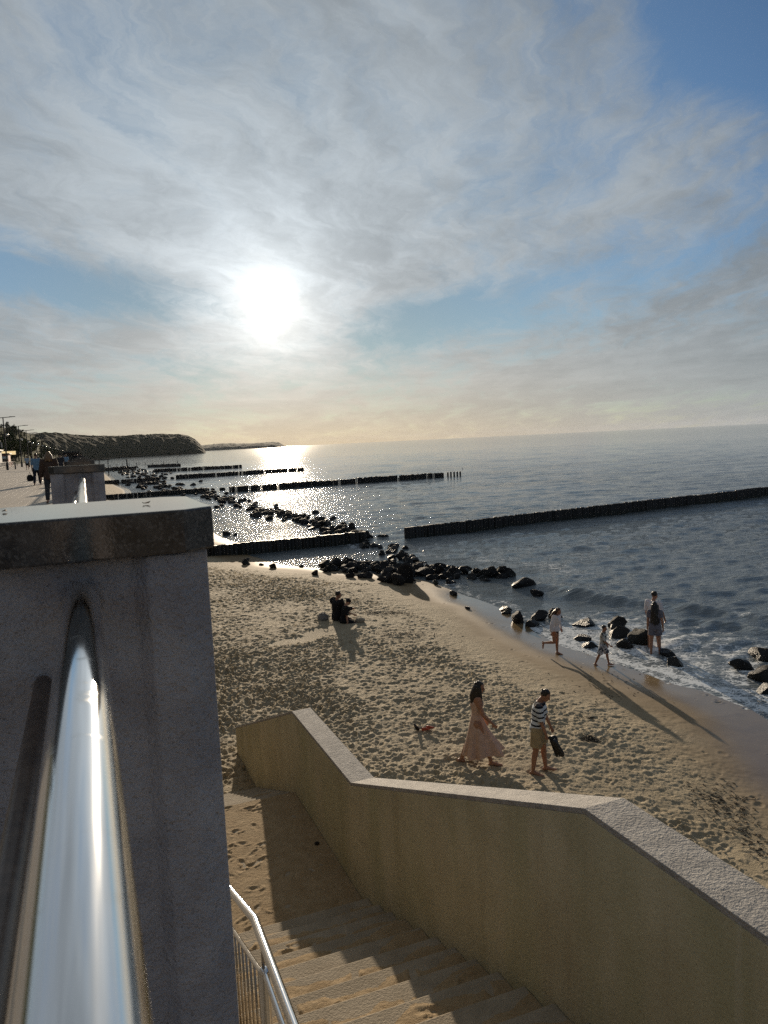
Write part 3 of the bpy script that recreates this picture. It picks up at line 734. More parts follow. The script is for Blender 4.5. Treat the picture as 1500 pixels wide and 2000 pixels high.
SOLO = [
 (18.5, 30.5, 1.45, 'large rounded black boulder alone in the shallow water right of the heap'),
 (18.1, 28.6, .75, 'low flat wet stone just below the lone large boulder in the water'),
 (16.55, 23.0, 1.05, 'smooth dark boulder in the shallows behind the running girl, right of her head'),
 (15.25, 21.4, .95, 'dark humped boulder in shallow water between the girl and the boy'),
 (14.95, 20.6, .85, 'low dark stone at the water edge, nearest the boy on his left'),
 (17.2, 22.0, 1.15, 'slanting black slab leaning up behind the head of the boy'),
 (16.5, 21.1, 1.0, 'angular black boulder beside the shoulder of the boy'),
 (16.6, 20.2, 1.15, 'broad dark boulder between the boy and the wading pair'),
 (15.9, 19.9, .72, 'rounded black stone touching the sand right behind the boy'),
 (15.6, 24.6, .95, 'upright dark boulder at the wet edge, left of the running girl'),
 (14.75, 24.7, 1.0, 'big smooth boulder on the wet sand, leftmost of the cluster by the girl'),
 (14.85, 23.9, .85, 'lower rounded boulder in front of the smooth one by the girl'),
 (16.3, 24.6, .8, 'dark stone in the water directly behind the running girl'),
 (15.4, 26.7, .8, 'flat oval wet stone on the sand edge above the girl cluster'),
 (15.1, 26.1, .6, 'small dark flat stone at the sand edge, half under water, left of the girl cluster'),
 (14.9, 30.4, .62, 'small dark stone lying alone on the sand below the boulder heap'),
 (14.0, 27.3, .33, 'tiny grey stone on the bare smooth sand left of the flat oval stone'),
 (18.6, 17.0, 1.05, 'long black boulder in the surf at the right edge, farthest of the group there'),
 (17.25, 16.6, .75, 'small pointed black boulder in the foam near the right edge'),
 (16.9, 15.5, 1.1, 'massive black boulder in the foam at the right edge'),
 (16.1, 14.7, .85, 'low black rock at the right edge where the foam ends'),
 (16.4, 18.6, .85, 'foam covered flat stone under the feet of the wading pair'),
 (15.9, 17.7, .7, 'washed over stone with foam in front of the wading pair'),
 (10.9, 38.5, .62, 'rounded brown stone alone on the trodden sand left of the heap'),
 (12.3, 36.9, .6, 'grey stone on sand, left of a similar pair by the heap'),
 (12.75, 36.6, .55, 'dark stone on sand close to the left end of the heap'),
 (8.5, 45.0, .8, 'largest dark stone on the sand in front of the half buried groyne'),
 (9.6, 42.7, .7, 'dark stone on the sand near the pool edge'),
 (8.9, 46.8, .6, 'flat stone lying in the shadow of the half buried groyne'),
 (9.3, 44.4, .5, 'small stone on the sand below the half buried groyne'),
 (11.2, 42.6, .42, 'small stone at the edge of the bright pool'),
 (12.3, 52.3, 1.5, 'broad boulder showing over the top of the half buried groyne'),
 (13.3, 52.4, 1.1, 'rounded boulder just right of the broad one behind the groyne'),
 (10.4, 62.5, .95, 'dark stone on the wet sand edge beyond the groyne, next to the near pillar'),
 (11.0, 62.0, .6, 'small stone right of the dark one on the wet sand beyond the groyne'),
 (13.55, 34.3, .85, 'upright block of dark stone standing on the sand at the front of the near heap'),
 (14.3, 34.2, 1.25, 'big smooth boulder on the sand right of the upright block, front of the near heap'),
 (13.6, 33.7, .95, 'low flat slab lying on the sand at the foot of the upright block'),
 (19.4, 33.2, 1.1, 'last boulder at the right tip of the near heap, out in the water'),
 (18.6, 33.6, 1.5, 'tallest dark boulder at the right end of the near heap'),
 (12.4, 41.6, 1.15, 'dark boulder at the left end of the near heap, beside the bright pool'),
 (19.4, 57.5, 1.7, 'tallest boulder of the long breakwater, domed, against the sun glitter'),
 (16.2, 33.2, .6, 'small stone on wet sand just below the right half of the near heap'),
 (11.3, 53.4, .8, 'low stone at the water edge close behind the groyne'),
]
for x, y, w, lab in SOLO:
    boulder(x, y, w*.92, lab, h=.95 if 'upright block' in lab else .42 if 'flat' in lab or 'low' in lab else .64, yaw=.2 if 'slanting' in lab else None, tilt=.7 if 'slanting' in lab else None)
def heap(n, path, width, size, label, group, lo=False, layers=.0):
    P = [Vector(p) for p in path]; seg = [(P[i+1]-P[i]).length for i in range(len(P)-1)]; T = sum(seg)
    for k in range(n):
        u = random.random()*T; i = 0
        while u > seg[i]: u -= seg[i]; i += 1
        f = u/seg[i]; c = P[i].lerp(P[i+1], f); wd = width[i]+(width[i+1]-width[i])*f
        a = random.gauss(0, .42); a = max(-1, min(1, a)); nrm = Vector((P[i+1].y-P[i].y, P[i].x-P[i+1].x)).normalized()
        q = c+nrm*a*wd; w = random.uniform(*size)*(1-.25*abs(a))
        z = max(float(beach_z(np.array(q.x), np.array(q.y))), -.12)+layers*max(0, 1-abs(a)*1.6)*random.random()
        boulder(q.x, q.y, w, label, group, z=z, sink=.30, lo=lo)
heap(142, [(12.7, 41.3), (14.2, 39.2), (15.8, 37.4), (17.2, 35.4), (19.2, 33.4)], [1.2, 3.0, 3.8, 3.0, .9], (.5, 1.1), 'one of the black boulders heaped on the beach between the groyne and the open water', 'boulders of the near heap', layers=.26)
heap(34, [(17.0, 49.5), (18.2, 46), (17.4, 42.5), (16.4, 39.5)], [1.0, 1.6, 1.8, 1.6], (.5, 1.15), 'one of the wet boulders at the seaward end of the half buried groyne', 'boulders by the groyne end', layers=.12)
heap(80, [(18.4, 51.5), (18.8, 58), (18.6, 66), (18.8, 76)], [1.4, 2.0, 2.0, 1.8], (.55, 1.25), 'one of the boulders in the long breakwater just beyond the half buried groyne', 'boulders of the middle breakwater', layers=.35)
rocks = MB()
for k in range(360):
    if k < 30: y = random.uniform(50, 84); x = random.gauss(18.7, 1.2); w = random.uniform(.5, 1.1)
    elif k < 130: y = random.uniform(74, 132); x = random.gauss(18.2-.03*abs(y-95), 1.15); w = random.uniform(.6, 1.3)
    else: y = random.uniform(126, 420); x = random.gauss(14 if y < 200 else 17, 3.2); w = random.uniform(.8, 2.0)
    me = random.choice(ROCKS_LO); a = random.uniform(0, 6.28); c, s = math.cos(a), math.sin(a)
    if len(rocks.v) > 90000: break
    rocks.add([(x+w*(v.co.x*c-v.co.y*s), y+w*(v.co.x*s+v.co.y*c), w*.6*v.co.z+.1) for v in me.vertices], [tuple(f.vertices) for f in me.polygons])
tag(rocks.build('shore_rocks', MAT_ROCK, smooth=True, angle=48), 'mass of far dark rocks scattered along the shore toward the cape', 'rocks', kind='stuff')

# ------------------------------------------------------------------ people
def cloth(name, c0, c1=None, rough=.85, fn=None):
    def f(g, b, o, p):
        n = g.noise(o, 9, 4, .6); col = g.mix(g.ramp(n, .35, .65), c0, c1 or tuple(x*.8 for x in c0))
        if fn: col = fn(g, col, o, p)
        g.put(b.inputs['Base Color'], col); bump(g, b, g.add(g.mul(g.noise(o, 14, 4, .6), 1.0), g.mul(g.noise(o, 120, 2, .5), .15)), .012)
    return material(name, c0, rough, spec=.2, fn=f)
def skin_fn(c):
    def f(g, b, o, p):
        n = g.noise(o, 12, 4, .6)
        g.put(b.inputs['Base Color'], g.mix(g.ramp(n, .3, .7), c, tuple(x*.82 for x in c)))
        b.inputs['Subsurface Weight'].default_value = 0.0
    return f
SKIN = material('skin', (.40, .22, .15), .5, spec=.35, fn=skin_fn((.42, .235, .155)))
SKIN_TAN = material('tanned_skin', (.34, .17, .10), .5, spec=.35, fn=skin_fn((.36, .18, .11)))
def hair_fn(c):
    def f(g, b, o, p):
        n = g.noise(g.mapping(o, scale=(60, 60, 6)), 1.0, 4, .6)
        g.put(b.inputs['Base Color'], g.mix(g.ramp(n, .3, .7), c, tuple(x*1.9 for x in c))); bump(g, b, n, .006)
    return f
HAIR_DARK = material('dark_hair', (.012, .009, .007), .42, spec=.4, fn=hair_fn((.010, .007, .005)))
HAIR_BROWN = material('brown_hair', (.05, .025, .012), .42, spec=.4, fn=hair_fn((.045, .022, .010)))
HAIR_FAIR = material('fair_hair', (.16, .09, .04), .45, spec=.4, fn=hair_fn((.13, .075, .035)))
EYE_M = material('eye_dark', (.02, .015, .012), .2)
LIP_M = material('lips', (.22, .08, .065), .5)

def remeshed(mb, name, mat, vox, smooth=2):
    o = mb.build('tmp', mat); md = o.modifiers.new('r', 'REMESH'); md.mode = 'VOXEL'; md.voxel_size = vox; md.use_smooth_shade = True
    dg = bpy.context.evaluated_depsgraph_get(); me = bpy.data.meshes.new_from_object(o.evaluated_get(dg)); me.name = name
    old = o.data; bpy.data.objects.remove(o); bpy.data.meshes.remove(old)
    bm = bmesh.new(); bm.from_mesh(me)
    for _ in range(smooth): bmesh.ops.smooth_vert(bm, verts=bm.verts, factor=.5, use_axis_x=True, use_axis_y=True, use_axis_z=True)
    bm.to_mesh(me); bm.free()
    if not me.materials: me.materials.append(mat)
    me.polygons.foreach_set('use_smooth', [True]*len(me.polygons))
    return me
def limb(mb, pts, rs, seg=12):
    mb.tube(pts, rs, seg)
    for p, r in zip(pts, rs): mb.ball(p, r*.995, seg, 8)
def hand(mb, wrist, d, side, h, curl=.35, inward=None, fr=.0085):
    """palm, four unequal bent fingers and a thumb leaving the side of the palm"""
    d = d.normalized(); inn = (inward or Vector((-side, 0, 0))); inn = (inn-d*inn.dot(d)).normalized(); w = d.cross(inn).normalized()*side
    k = h/1.75; mb.tube([wrist-d*.02*k, wrist+d*.03*k, wrist+d*.085*k], [.021*k, .026*k, .030*k], 10)
    mb.ball(wrist+d*.055*k, (.030*k, .030*k, .030*k), 10, 8)
    for i, ln in enumerate((.068, .078, .073, .056)):
        b = wrist+d*.080*k+w*(i-1.5)*.0185*k; q = [b]; a = curl*.6
        for j in range(3):
            a += curl; q.append(q[-1]+(d*math.cos(a)+inn*math.sin(a))*ln*k*(.42, .33, .25)[j])
        mb.tube(q, [fr*1.08, fr, fr*.95, fr*.8], 8); mb.ball(q[-1], fr*.8, 8, 6)
    tb = wrist+d*.03*k-w*.024*k
    q = [tb, tb+(d*.6-w*.75+inn*.35).normalized()*.036*k, tb+(d*.6-w*.75+inn*.35).normalized()*.036*k+(d*.9-w*.2+inn*.4).normalized()*.030*k]
    mb.tube(q, [fr*1.3, fr*1.15, fr*.85], 8); mb.ball(q[-1], fr*.85, 8, 6)

def ell(c, ax, ay, u, v, n=20):
    return [c+u*(ax*math.cos(2*math.pi*k/n))+v*(ay*math.sin(2*math.pi*k/n)) for k in range(n)]
def skeleton(h, P):
    J = {}
    hip = Vector((0, 0, .525*h)); lean = R_(P.get('lean', 3)); twist = R_(P.get('twist', 0))
    T = Matrix.Rotation(twist, 3, 'Z') @ Matrix.Rotation(-lean, 3, 'X')
    J['T'] = T; J['hip'] = hip
    tp = lambda x, y, z: hip + T @ Vector((x*h, y*h, (z-.525)*h))
    J['tp'] = tp; wsh = P.get('sh', .108)
    J['neck'] = tp(0, -.004, .835)
    H = T @ Matrix.Rotation(R_(P.get('head_yaw', 0)), 3, 'Z') @ Matrix.Rotation(-R_(P.get('head_pitch', 0)), 3, 'X')
    J['H'] = H; J['head'] = J['neck'] + H @ Vector((0, .016*h, .098*h))
    for s, n in ((1, 'R'), (-1, 'L')):
        hf, ab, kf = P.get('leg'+n, (0, 2, 4)); hf, ab, kf = R_(hf), R_(ab), R_(kf)
        hp = hip + Matrix.Rotation(twist*.5, 3, 'Z') @ Vector((s*.052*h, 0, -.005*h))
        kd = Vector((s*math.sin(ab), math.sin(hf)*math.cos(ab), -math.cos(hf)*math.cos(ab)))
        kn = hp+kd*.245*h; a2 = hf-kf
        sd = Vector((s*math.sin(ab)*.6, math.sin(a2), -math.cos(a2))).normalized()
        an = kn+sd*.238*h; fp = R_(P.get('foot'+n, 0)) + (a2 if abs(a2) > .9 else a2*.35)
        fd = Vector((s*.15, math.cos(fp), math.sin(fp))).normalized()
        fdn = Vector((0, math.sin(fp), -math.cos(fp)))
        J['leg'+n] = (hp, kn, an, fd, fdn)
        af, aa, ef = P.get('arm'+n, (0, 8, 12)); af, aa, ef = R_(af), R_(aa), R_(ef)
        sh = tp(s*wsh, -.004, .810)
        ud = T @ Vector((s*math.sin(aa), math.sin(af)*math.cos(aa), -math.cos(af)*math.cos(aa)))
        eb = sh+ud*.175*h; inw = P.get('in'+n, 0)
        fdv = T @ Vector((s*math.sin(aa)*.4-s*inw, math.sin(af+ef), -math.cos(af+ef))).normalized()
        wr = eb+fdv*.148*h
        J['arm'+n] = (sh, eb, wr, fdv)
    return J
RINGS = {'m': [(.455, .052, .050), (.485, .088, .068), (.53, .097, .072), (.575, .090, .066), (.62, .084, .060), (.68, .091, .066), (.74, .101, .070), (.785, .104, .062), (.815, .088, .052), (.838, .048, .042)],
         'f': [(.455, .052, .050), (.485, .090, .070), (.525, .100, .074), (.575, .085, .064), (.625, .069, .052), (.68, .077, .057), (.735, .087, .074), (.785, .092, .056), (.815, .078, .047), (.838, .040, .036)]}
def torso(mb, J, h, sex, infl=0.0, z0=0, z1=9, fat=1.0):
    T, tp = J['T'], J['tp']; u, v = T @ Vector((1, 0, 0)), T @ Vector((0, 1, 0))
    mb.loft([ell(tp(0, 0, z), (a*fat*h+infl), (b*fat*h+infl), u, v) for z, a, b in RINGS[sex] if z0 <= z <= z1])
def person(label, pos, h, face, P, sex='m', vox=.009, skin=None, hair=None, wear=(), eyes=False, fat=1.0, group=None, sit=False, curl=(.35, .35)):
    skin = skin or SKIN
    J = skeleton(h, P); mb = MB(); torso(mb, J, h, sex, fat=fat)
    T, H = J['T'], J['H']; k = h/1.75
    up, fw, rt = H @ Vector((0, 0, 1)), H @ Vector((0, 1, 0)), H @ Vector((1, 0, 0))
    hc = J['head']; nk = J['neck']
    limb(mb, [nk-up*.03*h, nk+up*.03*h, hc-up*.03*h-fw*.006*h], [.036*h if sex == 'm' else .030*h, .031*h if sex == 'm' else .026*h, .031*h])
    # head: skull, jaw, nose, brow, ears
    q = H.to_4x4()
    mb.ball(hc+up*.012*h-fw*.004*h, (.0435*h, .056*h, .052*h), 18, 12, H)
    mb.ball(hc-up*.028*h+fw*.014*h, (.034*h, .040*h, .040*h), 14, 10, H)
    mb.ball(hc-up*.052*h+fw*.036*h, (.016*h, .013*h, .013*h), 10, 8, H)
    mb.tube([hc+up*.006*h+fw*.047*h, hc-up*.016*h+fw*.062*h, hc-up*.021*h+fw*.048*h], [.006*h, .0085*h, .008*h], 8)
    mb.ball(hc+up*.014*h+fw*.044*h, (.030*h, .010*h, .007*h), 10, 6, H)
    for s in (1, -1): mb.ball(hc+rt*s*.044*h-fw*.004*h-up*.008*h, (.006*h, .012*h, .018*h), 8, 6, H)
    for s, n in ((1, 'R'), (-1, 'L')):
        hp, kn, an, fd, fdn = J['leg'+n]
        mid = hp.lerp(kn, .45); calf = kn.lerp(an, .30)+Vector((0, -.006*h, 0))
        limb(mb, [hp, mid, kn, calf, an], [.056*h*fat, .048*h*fat, .033*h, .033*h, .0205*h])
        heel = an+fdn*.024*h-fd*.022*h; ball_ = an+fdn*.030*h+fd*.085*h; toe = an+fdn*.031*h+fd*.115*h
        limb(mb, [an+fdn*.004*h, heel], [.020*h, .0185*h], 10)
        side = fd.cross(fdn).normalized()
        mb.loft([ell(heel, .020*h, .016*h, side, fdn, 12), ell(an+fd*.025*h+fdn*.016*h, .022*h, .024*h, side, fdn, 12), ell(ball_, .027*h, .014*h, side, fdn, 12), ell(toe, .022*h, .009*h, side, fdn, 12)])
        for tn in range(5): mb.ball(toe+side*(tn-2)*.0095*h*1.0+fd*(.006-.0025*abs(tn-1))*h, .0075*h, 8, 6)
        sh, eb, wr, fv = J['arm'+n]
        limb(mb, [J['tp'](s*P.get('sh', .108)*.55, -.004, .800), sh, sh.lerp(eb, .5), eb, eb.lerp(wr, .35), wr], [.036*h, .0335*h, .027*h, .0225*h, .0225*h, .0145*h])
        hand(mb, wr, fv, s, h, curl[0 if s == 1 else 1], fr=.0085*k+.0015)
    t = empty('person', pos, R_(face)); tag(t, label, 'person', group)
    low = min(min((J['leg'+n][2]+J['leg'+n][4]*.044*h).z for n in 'RL'), 9)
    dz_ = -low if not sit else -(.525*h-.075*h) + P.get('seat', 0)
    off = Vector((0, 0, dz_))
    def place(me, name):
        o = link(name, me, t, off); return o
    place(remeshed(mb, 'body', skin, vox), 'body')
    if eyes:
        e = MB()
        for s in (1, -1): e.ball(hc+rt*s*.0185*h+up*.004*h+fw*.0485*h, .0062*h, 8, 6)
        place(e.mesh('eyes', EYE_M, True), 'eyes')
        place(MB().ball(hc-up*.0345*h+fw*.049*h, (.013*h, .006*h, .0045*h), 10, 6, H).mesh('mouth', LIP_M, True), 'mouth')
    if hair:
        kind, mat, ln = hair; hm = MB()
        hm.ball(hc+up*.016*h-fw*.007*h, (.0475*h, .060*h, .0565*h), 22, 16, H)
        inv = H.transposed()
        for i, p in enumerate(hm.v):
            l = inv @ (Vector(p)-hc); l /= h
            front = max(0, min(1, (l.y-.004)/.030)); low_ = max(0, min(1, (.058-l.z)/.022))
            sc_ = 1-.26*front*low_
            l = Vector((l.x*sc_, l.y*sc_, l.z*(1-.10*front*low_)))
            if l.z < -.012 and kind not in ('long', 'blown'): l = Vector((l.x*.78, l.y*.74, l.z))
            hm.v[i] = tuple(hc+H @ (l*h))
        rnd = random.Random(int(h*1000))
        for j in range(26 if kind == 'short' else 10):
            a, b_ = rnd.uniform(0, 6.28), rnd.uniform(.2, 1.2)
            l = Vector((math.sin(b_)*math.cos(a)*.045, math.sin(b_)*math.sin(a)*.055-.012, math.cos(b_)*.054+.018))
            if l.y > .012: continue
            hm.ball(hc+H @ (l*h), (.012*h, .014*h, .008*h), 8, 6, H)
        if kind in ('long', 'blown'):
            n = 26
            for j in range(n):
                f = j/(n-1); a = (f-.5)*2*1.75; sx = math.sin(a)
                root = hc+H @ Vector((sx*.043*h, -.052*h*math.cos(a)*.95-.004*h, .020*h))
                L = ln*rnd.uniform(.82, 1.06); q = []
                for i in range(6):
                    w = i/5
                    if kind == 'long': p = root+Vector((sx*(.012+.030*w)*h, -.042*h*math.sin(min(1.57, w*2.6))*math.cos(a)-.016*h*w*math.cos(a)+rnd.uniform(-.004, .004)*h, -L*w))
                    else: p = root+Vector((sx*.02*h*w+rnd.uniform(-.008, .008)*h, -L*.62*w-.01*h, -L*(.75*w**1.3)))
                    q.append(p)
                hm.tube(q, [.013*h, .015*h, .015*h, .013*h, .010*h, .003*h], 7)
        if kind == 'bun': hm.ball(hc+up*.045*h-fw*.055*h, .026*h, 12, 8)
        if kind == 'cap':
            hm.ball(hc+up*.022*h-fw*.004*h, (.0505*h, .062*h, .050*h), 18, 12, H)
            hm.loft([ell(hc+up*.026*h+fw*.045*h, .045*h, .012*h, rt, up, 10), ell(hc+up*.016*h+fw*.095*h, .036*h, .004*h, rt, up, 10)])
        place(remeshed(hm, 'cap' if kind == 'cap' else 'hair', mat, max(vox, .008), 1), 'cap' if kind == 'cap' else 'hair')
    for w in wear:
        kind, mat = w[0], w[1]; cm = MB(); nm = kind; cv = max(vox, .010)
        if kind in ('shirt', 'sweatshirt', 'jacket', 'vest_top'):
            infl = {'shirt': .016, 'sweatshirt': .036, 'jacket': .035, 'vest_top': .008}[kind]*k; slen = w[2]; hem = w[3] if len(w) > 3 else .50
            tp = J['tp']; u, v = T @ Vector((1, 0, 0)), T @ Vector((0, 1, 0))
            rg = [r for r in RINGS[sex] if r[0] > hem]; first = (hem, rg[0][1]*1.02 if kind != 'sweatshirt' else rg[0][1]*1.0, rg[0][2]*1.05)
            cm.loft([ell(tp(0, 0, z), a*fat*h+infl*(1 if z < .8 else .55), b*fat*h+infl*(1 if z < .8 else .55), u, v) for z, a, b in [first]+rg])
            for s, n in ((1, 'R'), (-1, 'L')):
                sh, eb, wr, fv = J['arm'+n]; r = .034*h+infl*.75
                path = [tp(s*P.get('sh', .108)*.6, -.004, .800), sh, sh.lerp(eb, .55)]; rr = [r*1.05, r*1.16, r*1.05]
                if slen > .5: path += [eb, eb.lerp(wr, .5), eb.lerp(wr, min(.98, (slen-.5)*2))]; rr += [r*.92, r*.88, r*.70]
                elif slen > 0: path[2] = sh.lerp(eb, slen*2); rr[2] = r*1.02
                if slen > 0: limb(cm, path[:-1], rr[:-1]); cm.tube(path[-2:], rr[-2:], 14)
        elif kind in ('shorts', 'trousers', 'swimsuit'):
            infl = {'shorts': .014, 'trousers': .010, 'swimsuit': .005}[kind]*k
            torso(cm, J, h, sex, infl, .45, .60 if kind != 'swimsuit' else .80, fat)
            for s, n in ((1, 'R'), (-1, 'L')):
                hp, kn, an, fd, fdn = J['leg'+n]
                if kind == 'trousers':
                    limb(cm, [hp, hp.lerp(kn, .5), kn], [.059*h*fat+infl, .052*h*fat+infl, .040*h+infl]); cm.tube([kn, kn.lerp(an, .5), an-(an-kn)*.03], [.040*h+infl, .038*h+infl, .032*h+infl], 14)
                elif kind == 'shorts':
                    f = w[2] if len(w) > 2 else .75
                    cm.ball(hp, .059*h*fat+infl); cm.tube([hp, hp.lerp(kn, f*.6), hp.lerp(kn, f)], [.059*h*fat+infl, .056*h*fat+infl, .055*h*fat+infl*1.4], 16)
        elif kind == 'dress':
            tp = J['tp']; torso(cm, J, h, sex, .010*k, .56, .79, fat)
            hemz, sway = w[2], w[3]; n = 44; rings = []
            for i in range(13):
                f = i/12; z = (.625+(hemz-.625)*f)*h; ring = []
                for q_ in range(n):
                    a = 2*math.pi*q_/n
                    fold = 1+(.02+.19*f)*math.sin(a*7+1.0+.6*math.sin(a*2))*(.4+.6*f)+.05*f*math.sin(a*13+2)
                    rx = (.072+.075*f**.8)*h*fold*fat; ry = (.055+.105*f**1.0)*h*fold*fat
                    y = math.sin(a)*ry + sway*h*(f**1.5)*(1 if math.sin(a) > 0 else .15)*max(.0, math.sin(a)*.9+.25)
                    zz = z + (.020*math.sin(a*5+.5)+.012*math.sin(a*11))*h*f**3 + (.035*h*f**2)*max(0, math.sin(a))
                    ring.append(Vector((math.cos(a)*rx, y, zz)))
                rings.append(ring)
            rings.append([p*1.0+Vector((-p.x*.04, -p.y*.04, .004*h)) for p in rings[-1]])
            cm.loft(rings)
            cv = .009
        place(remeshed(cm, nm, mat, cv, 2), nm)
    return t, J, off

def stripes(g, col, o, p):
    x, y, z = g.sep(o)
    zz = g.add(z, g.mul(g.sub(g.noise(g.vec(g.mul(x, 4), g.mul(y, 4), g.mul(z, 2)), 1.0, 2, .5), .5), .05))
    s = g.m('FRACT', g.mul(zz, 1/.098)); band = g.ramp(s, .34, .36, 1, 0)
    dark = g.ramp(z, 1.387, 1.392)
    return g.mix(g.m('MAXIMUM', band, g.mul(dark, 0.9)), col, (.012, .014, .022))
M_STRIPE = cloth('striped_jersey', (.62, .66, .70), fn=stripes)
M_KHAKI = cloth('khaki_cotton', (.40, .31, .18), (.33, .25, .145))
M_DRESS = cloth('pink_linen', (.54, .37, .29), (.46, .31, .24), fn=lambda g, c, o, p: g.mix(g.ramp(g.node('ShaderNodeTexVoronoi', {'Vector': o, 'Scale': 26.0}), .0, .18,   .30, 0), c, (.28, .16, .12)))
M_WHITE = cloth('white_knit', (.68, .66, .68), (.60, .58, .60))
M_SWIM = cloth('dark_swimwear', (.03, .02, .03))
def camo(c1, c2):
    return lambda g, c, o, p: g.mix(g.ramp(g.noise(o, 11, 3, .55), .52, .56), g.mix(g.ramp(g.noise(g.mapping(o, loc=(4, 2, 1)), 9, 3, .5), .54, .58), c, c2), c1)
M_PATT = cloth('patterned_cotton', (.50, .50, .48), fn=camo((.05, .06, .06), (.20, .22, .16)))
M_PATT2 = cloth('patterned_shorts', (.58, .58, .60), fn=camo((.05, .06, .08), (.25, .28, .32)))
M_GREY = cloth('grey_jersey', (.16, .155, .18), (.13, .125, .15))
M_BLACK = cloth('black_cloth', (.012, .012, .014), (.018, .018, .020))
M_BLUE = cloth('blue_shirt', (.18, .30, .42)); M_PALE = cloth('pale_blue_shirt', (.35, .45, .55)); M_NAVY = cloth('navy_cloth', (.018, .022, .035)); M_BROWN = cloth('brown_knit', (.085, .055, .042)); M_DGREY = cloth('dark_grey_cloth', (.05, .05, .055))
M_BEIGE = cloth('beige_cloth', (.36, .30, .22))
def facing(x, y, right, away):
    d = Vector((x, y, 0)).normalized(); r = Vector((d.y, -d.x, 0)); v = r*right+d*away
    return math.degrees(math.atan2(-v.x, v.y))

# the walking pair on the near sand
wx, wy = 6.87, 13.20
person('barefoot dark haired woman walking in a long dusty pink dress', (wx, wy, sz(wx, wy)-.02), 1.74, facing(wx, wy, 1, .12),
       dict(lean=2, sh=.092, legR=(22, 1, 10), legL=(-20, 1, 6), footL=-12, armR=(20, 7, 26), armL=(12, 8, 18), head_pitch=10, head_yaw=-8), 'f', .0065, SKIN_TAN, ('long', HAIR_DARK, .42), (('dress', M_DRESS, .135, .13),), True)
mx, my = 7.75, 12.38
t_man, J, off = person('man in striped polo and khaki shorts, head bowed, carrying black shoes', (mx, my, sz(mx, my)-.015), 1.70, facing(mx, my, 1, -.10),
       dict(lean=7, legR=(-5, 2, 4), legL=(13, 3, 9), armR=(16, 5, 10), armL=(22, 6, 8), inL=-.05, head_pitch=24, head_yaw=-4), 'm', .0065, SKIN_TAN, ('short', HAIR_DARK, 0), (('shirt', M_STRIPE, .46, .475), ('shorts', M_KHAKI, .78)), True, 1.12, curl=(.75, .4))
# the black shoes he carries: a thing of its own
bpy.context.view_layer.update()
def world_of(t, J, off, p): return t.matrix_world @ (Vector(p)+off)
wr = world_of(t_man, J, off, J['armR'][2]+J['armR'][3]*.10)
def shoe(mb, c, d, up, L=.27, s=1.0):
    d = d.normalized(); up = (up-d*up.dot(d)).normalized(); w = d.cross(up)
    prof_ = [(-.02, .030, .050, .045), (.02, .036, .058, .055), (.10, .036, .050, .048), (.17, .044, .036, .030), (.24, .040, .024, .022), (.275, .018, .012, .012)]
    mb.loft([ell(c+d*(a*s)+up*(cz*s), b*s, hz*s, w, up, 12) for a, b, hz, cz in prof_])
    mb.loft([ell(c+d*(a*s)+up*.004*s, b*1.12*s, .010*s, w, up, 12) for a, b, hz, cz in prof_])
M_SHOE = material('black_canvas', (.010, .010, .011), .6, fn=mottle((.008, .008, .009), (.016, .016, .018), 20, bscale=90, bdist=.003))
M_ORANGE = material('orange_rubber', (.36, .06, .02), .5, fn=mottle((.32, .05, .018), (.42, .075, .03), 20, bscale=80, bdist=.003))
mb = MB(); fx = Vector((mx, my, 0)).normalized(); rgt = Vector((fx.y, -fx.x, 0))
shoe(mb, wr+Vector((0, 0, .035))+rgt*.02, Vector((0, 0, -1))+rgt*.35, rgt, s=1.35); shoe(mb, wr+Vector((0, 0, .02))+rgt*.075-fx*.05, Vector((0, 0, -1))+rgt*.62, rgt*.6-fx, s=1.3)
tag(mb.build('carried_shoes', M_SHOE, smooth=True), 'black pair of shoes hanging from the hand of the man in the striped polo', 'shoes')

gx, gy = 13.36, 20.15
person('girl in a loose white sweatshirt running along the wet sand', (gx, gy, sz(gx, gy)-.01), 1.50, facing(gx, gy, 1, -.45),
       dict(lean=8, sh=.098, legR=(-2, 1, 78), legL=(4, 1, 6), footL=-4, armR=(-14, 16, 22), armL=(8, 26, 14), head_pitch=6, twist=8, head_yaw=-8), 'f', .008, SKIN_TAN, ('blown', HAIR_BROWN, .34), (('sweatshirt', M_WHITE, .95, .52), ('swimsuit', M_SWIM)), True)
bx, by = 13.95, 18.56
person('boy in patterned white and dark shirt and shorts on the wet sand', (bx, by, sz(bx, by)-.01), 1.24, facing(bx, by, 1, -.15),
       dict(lean=4, legR=(-18, 2, 6), legL=(20, 2, 10), footR=-14, armR=(20, 8, 40), armL=(6, 8, 20), head_pitch=4, head_yaw=-10), 'm', .008, SKIN_TAN, ('short', HAIR_DARK, 0), (('shirt', M_PATT, .5, .42), ('shorts', M_PATT2, .92)), True, 1.06)
ax, ay = 16.22, 18.95
person('woman with waist length dark hair in grey clothes wading, seen from behind', (ax, ay, -.05), 1.66, facing(ax, ay, .1, 1),
       dict(lean=1, sh=.098, legR=(6, 4, 8), legL=(-4, 3, 2), armR=(-3, 11, 14), armL=(6, 10, 12), head_pitch=0), 'f', .008, SKIN_TAN, ('long', HAIR_DARK, .66), (('shirt', M_GREY, .30, .49), ('shorts', M_GREY, .62)), False, 1.03)
cx, cy = 16.66, 19.52
